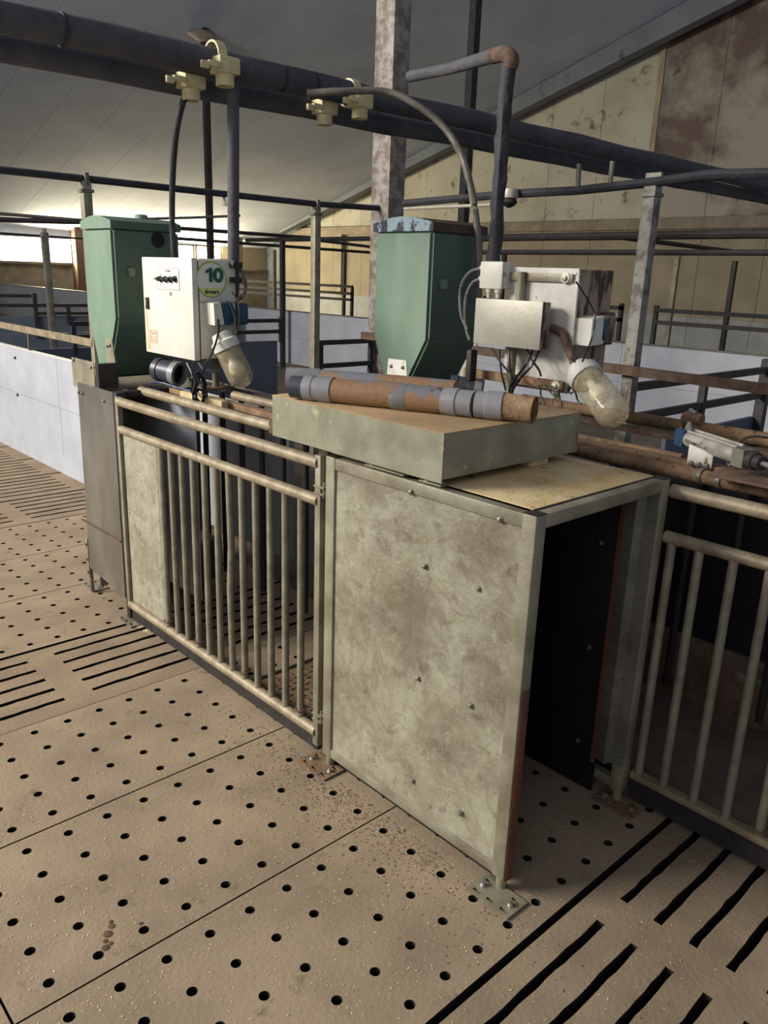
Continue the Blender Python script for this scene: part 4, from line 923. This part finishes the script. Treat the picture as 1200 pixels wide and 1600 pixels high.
# pneumatic cylinder
cy = thing('pneumatic_cylinder', 'scratched silver pneumatic cylinder lying on the brown stall tubes at right', 'cylinder', (2.42, 1.05, 1.10))
cA = Vector((2.411, 1.151, 1.15)); cB = Vector((2.295, 0.942, 1.15)); cdir = (cB-cA).normalized()
MB().tube([cA, cB], .026, 24).build('barrel', m_silver, cy)
for p, q in ((cA-cdir*.045, cA), (cB, cB+cdir*.05)): MB().quadbox(p, q, .052, .052).build('end_block', m_blue if p != cB else m_galvd, cy)
MB().tube([cA+Vector((-.02, 0, .027)), cB+Vector((-.02, 0, .027))], .005, 8).build('tie_rod', m_silver, cy)
MB().tube([cA+Vector((.02, 0, .027)), cB+Vector((.02, 0, .027))], .005, 8).build('tie_rod', m_silver, cy)
MB().lathe(cB+cdir*.05, cdir, [(0, .026), (.025, .026), (.027, .02), (.05, .02)], 16).build('rod_gland', m_dark, cy)
MB().tube([cB+cdir*.09, cB+cdir*.22], .008, 10).build('piston_rod', m_steel, cy)
MB().lathe(cA+Vector((0, .01, .028)), (0, 0, 1), [(0, .010), (.014, .010), (.016, .007), (.026, .007)], 8).build('air_fitting', m_steel, cy)
MB().box(2.335, 2.340, 1.035, 1.115, 1.085, 1.150, .002).build('mounting_plate', m_whited, cy, label='spotted white mounting plate')
for y in (1.05, 1.075, 1.10): MB().lathe((2.335, y, 1.092), (-1, 0, 0), [(0, .009), (.008, .009), (.010, .005)], 6).build('bolt', m_galvd, cy)
tag(MB().tube(lump([(2.638, 1.298, 1.14), (2.54, 1.252, 1.14), (2.379, 1.148, 1.15), (2.293, 1.079, 1.16)], 6), .0045, 6).build('air_hose', m_tanc), 'thin dusty air hose at the left end of the silver cylinder', 'hose')
tag(MB().tube(lump([(2.663, 1.01, 1.15), (2.525, 1.007, 1.17), (2.375, 0.99, 1.17), (2.286, 0.965, 1.16), (2.32, 0.981, 1.12), (2.319, 0.973, 1.11)], 6), .0045, 6).build('air_hose', m_tanc), 'thin dusty air hose looping over the right end of the silver cylinder', 'hose')
for k in range(3):
    pts = [(2.999, 1.783, 1.08), (3, 1.657, 1.08), (2.954, 1.518, 1.08), (2.9, 1.396, 1.08)]
    pts = [Vector(p)+Vector((.014*k, .006*math.sin(j*2+k), .005*math.cos(j*3+k)-.006*k)) for j, p in enumerate(pts)]
    tag(MB().tube(lump(pts, 6), .0035, 6).build('cable', m_grnc), 'thin green cable lying below the right glass lamp', 'cable', 'green cables along the stall')
vl = thing('valve_fitting', 'brown caked valve fitting on the rear stall tube beside the cylinder', 'valve', tuple((2.901, 1.377, 1.12)))
q = Vector((2.97, 1.43, 1.12))
MB().lathe(q+Vector((0, .03, 0)), (0, -1, 0), [(0, .018), (.01, .028), (.035, .030), (.045, .02), (.06, .02), (.065, .026), (.08, .024)], 12).build('valve_body', m_brown, vl)
MB().lathe(q+Vector((0, 0, .02)), (0, 0, 1), [(0, .012), (.014, .012), (.02, .006)], 8).build('spindle', m_steel, vl)

# ---------------------------------------------------------------- crumbs and dirt
def solid(x, y):
    for y0, k in rows:
        h = .575 if k == 's' else .5945
        if y0+.008 < y < y0+h-.008:
            u, v = x-.36, y-y0
            if k == 's': return not (abs((v-.006)/.098-round((v-.006)/.098)) < .2 and .1 < u < 1.9 and not any(a < u < b for a, b in ((.645, .725), (1.265, 1.35))))
            du, dv = (u-.097)/.12, (v-.0575)/.12
            return math.hypot(du-round(du), dv-round(dv))*.12 > .02
    return False
def crumbs(name, n, fx, fy, s, m, label):
    b = MB()
    for k in range(n):
        for _ in range(20):
            x, y = fx(), fy()
            if solid(x, y): break
        a = random.uniform(0, 3.14); l = random.uniform(.5, 1)*s; w = l*random.uniform(.3, .6); h = w*.6
        c, sn = math.cos(a), math.sin(a)
        vs = [b.bm.verts.new((x+c*u*l-sn*v*w, y+sn*u*l+c*v*w, z)) for u, v, z in ((-1, 0, .0005), (0, -1, .0005), (1, 0, .0005), (0, 1, .0005), (0, 0, h))]
        for i in range(4): b.bm.faces.new((vs[i], vs[(i+1) % 4], vs[4]))
    o = tag(b.build(name, m), label, 'grain'); o['kind'] = 'stuff'; return o
U = random.uniform; Gs = random.gauss
crumbs('spilled_grain', 1900, lambda: U(.4, 2.1), lambda: U(.4, 1.3)+abs(Gs(0, .8)), .0042, m_grain, 'pale grain crumbs scattered over the perforated floor')
crumbs('grain_heap', 500, lambda: 1.50+abs(Gs(0, .03)), lambda: Gs(3.24, .05), .006, m_grain, 'pale grain spilt at the far foot of the barred gate')
crumbs('dirt_crumbs', 1100, lambda: 1.47-abs(Gs(0, .10)), lambda: Gs(1.6, .35), .0042, m_dung, 'dark dirt crumbs beside the foot of the tunnel')
crumbs('dirt_crumbs', 160, lambda: U(1.54, 2.04), lambda: U(1.09, 1.33), .0035, m_dung, 'dark specks on the tunnel roof sheet')
for o in list(bpy.data.objects):
    if o.get('label') == 'dark specks on the tunnel roof sheet': o.location.z = TZ+.0052; o['category'] = 'dirt'
    if o.get('label') == 'dark dirt crumbs beside the foot of the tunnel': o['category'] = 'dirt'
ds = MB()
for (x, y, r) in ((.60, 1.585, .010), (.608, 1.605, .007), (.622, 1.622, .012), (.64, 1.64, .009), (.645, 1.655, .006), (.70, 1.60, .006), (.615, 1.59, .006)): ds.lathe((x, y, .0005), (0, 0, 1), [(0, r), (.0006, r*.8), (.001, r*.2)], 9)
o = tag(ds.build('dropping_smear', m_dung), 'small brown smear beside a floor hole at lower left', 'dirt'); o['kind'] = 'stuff'
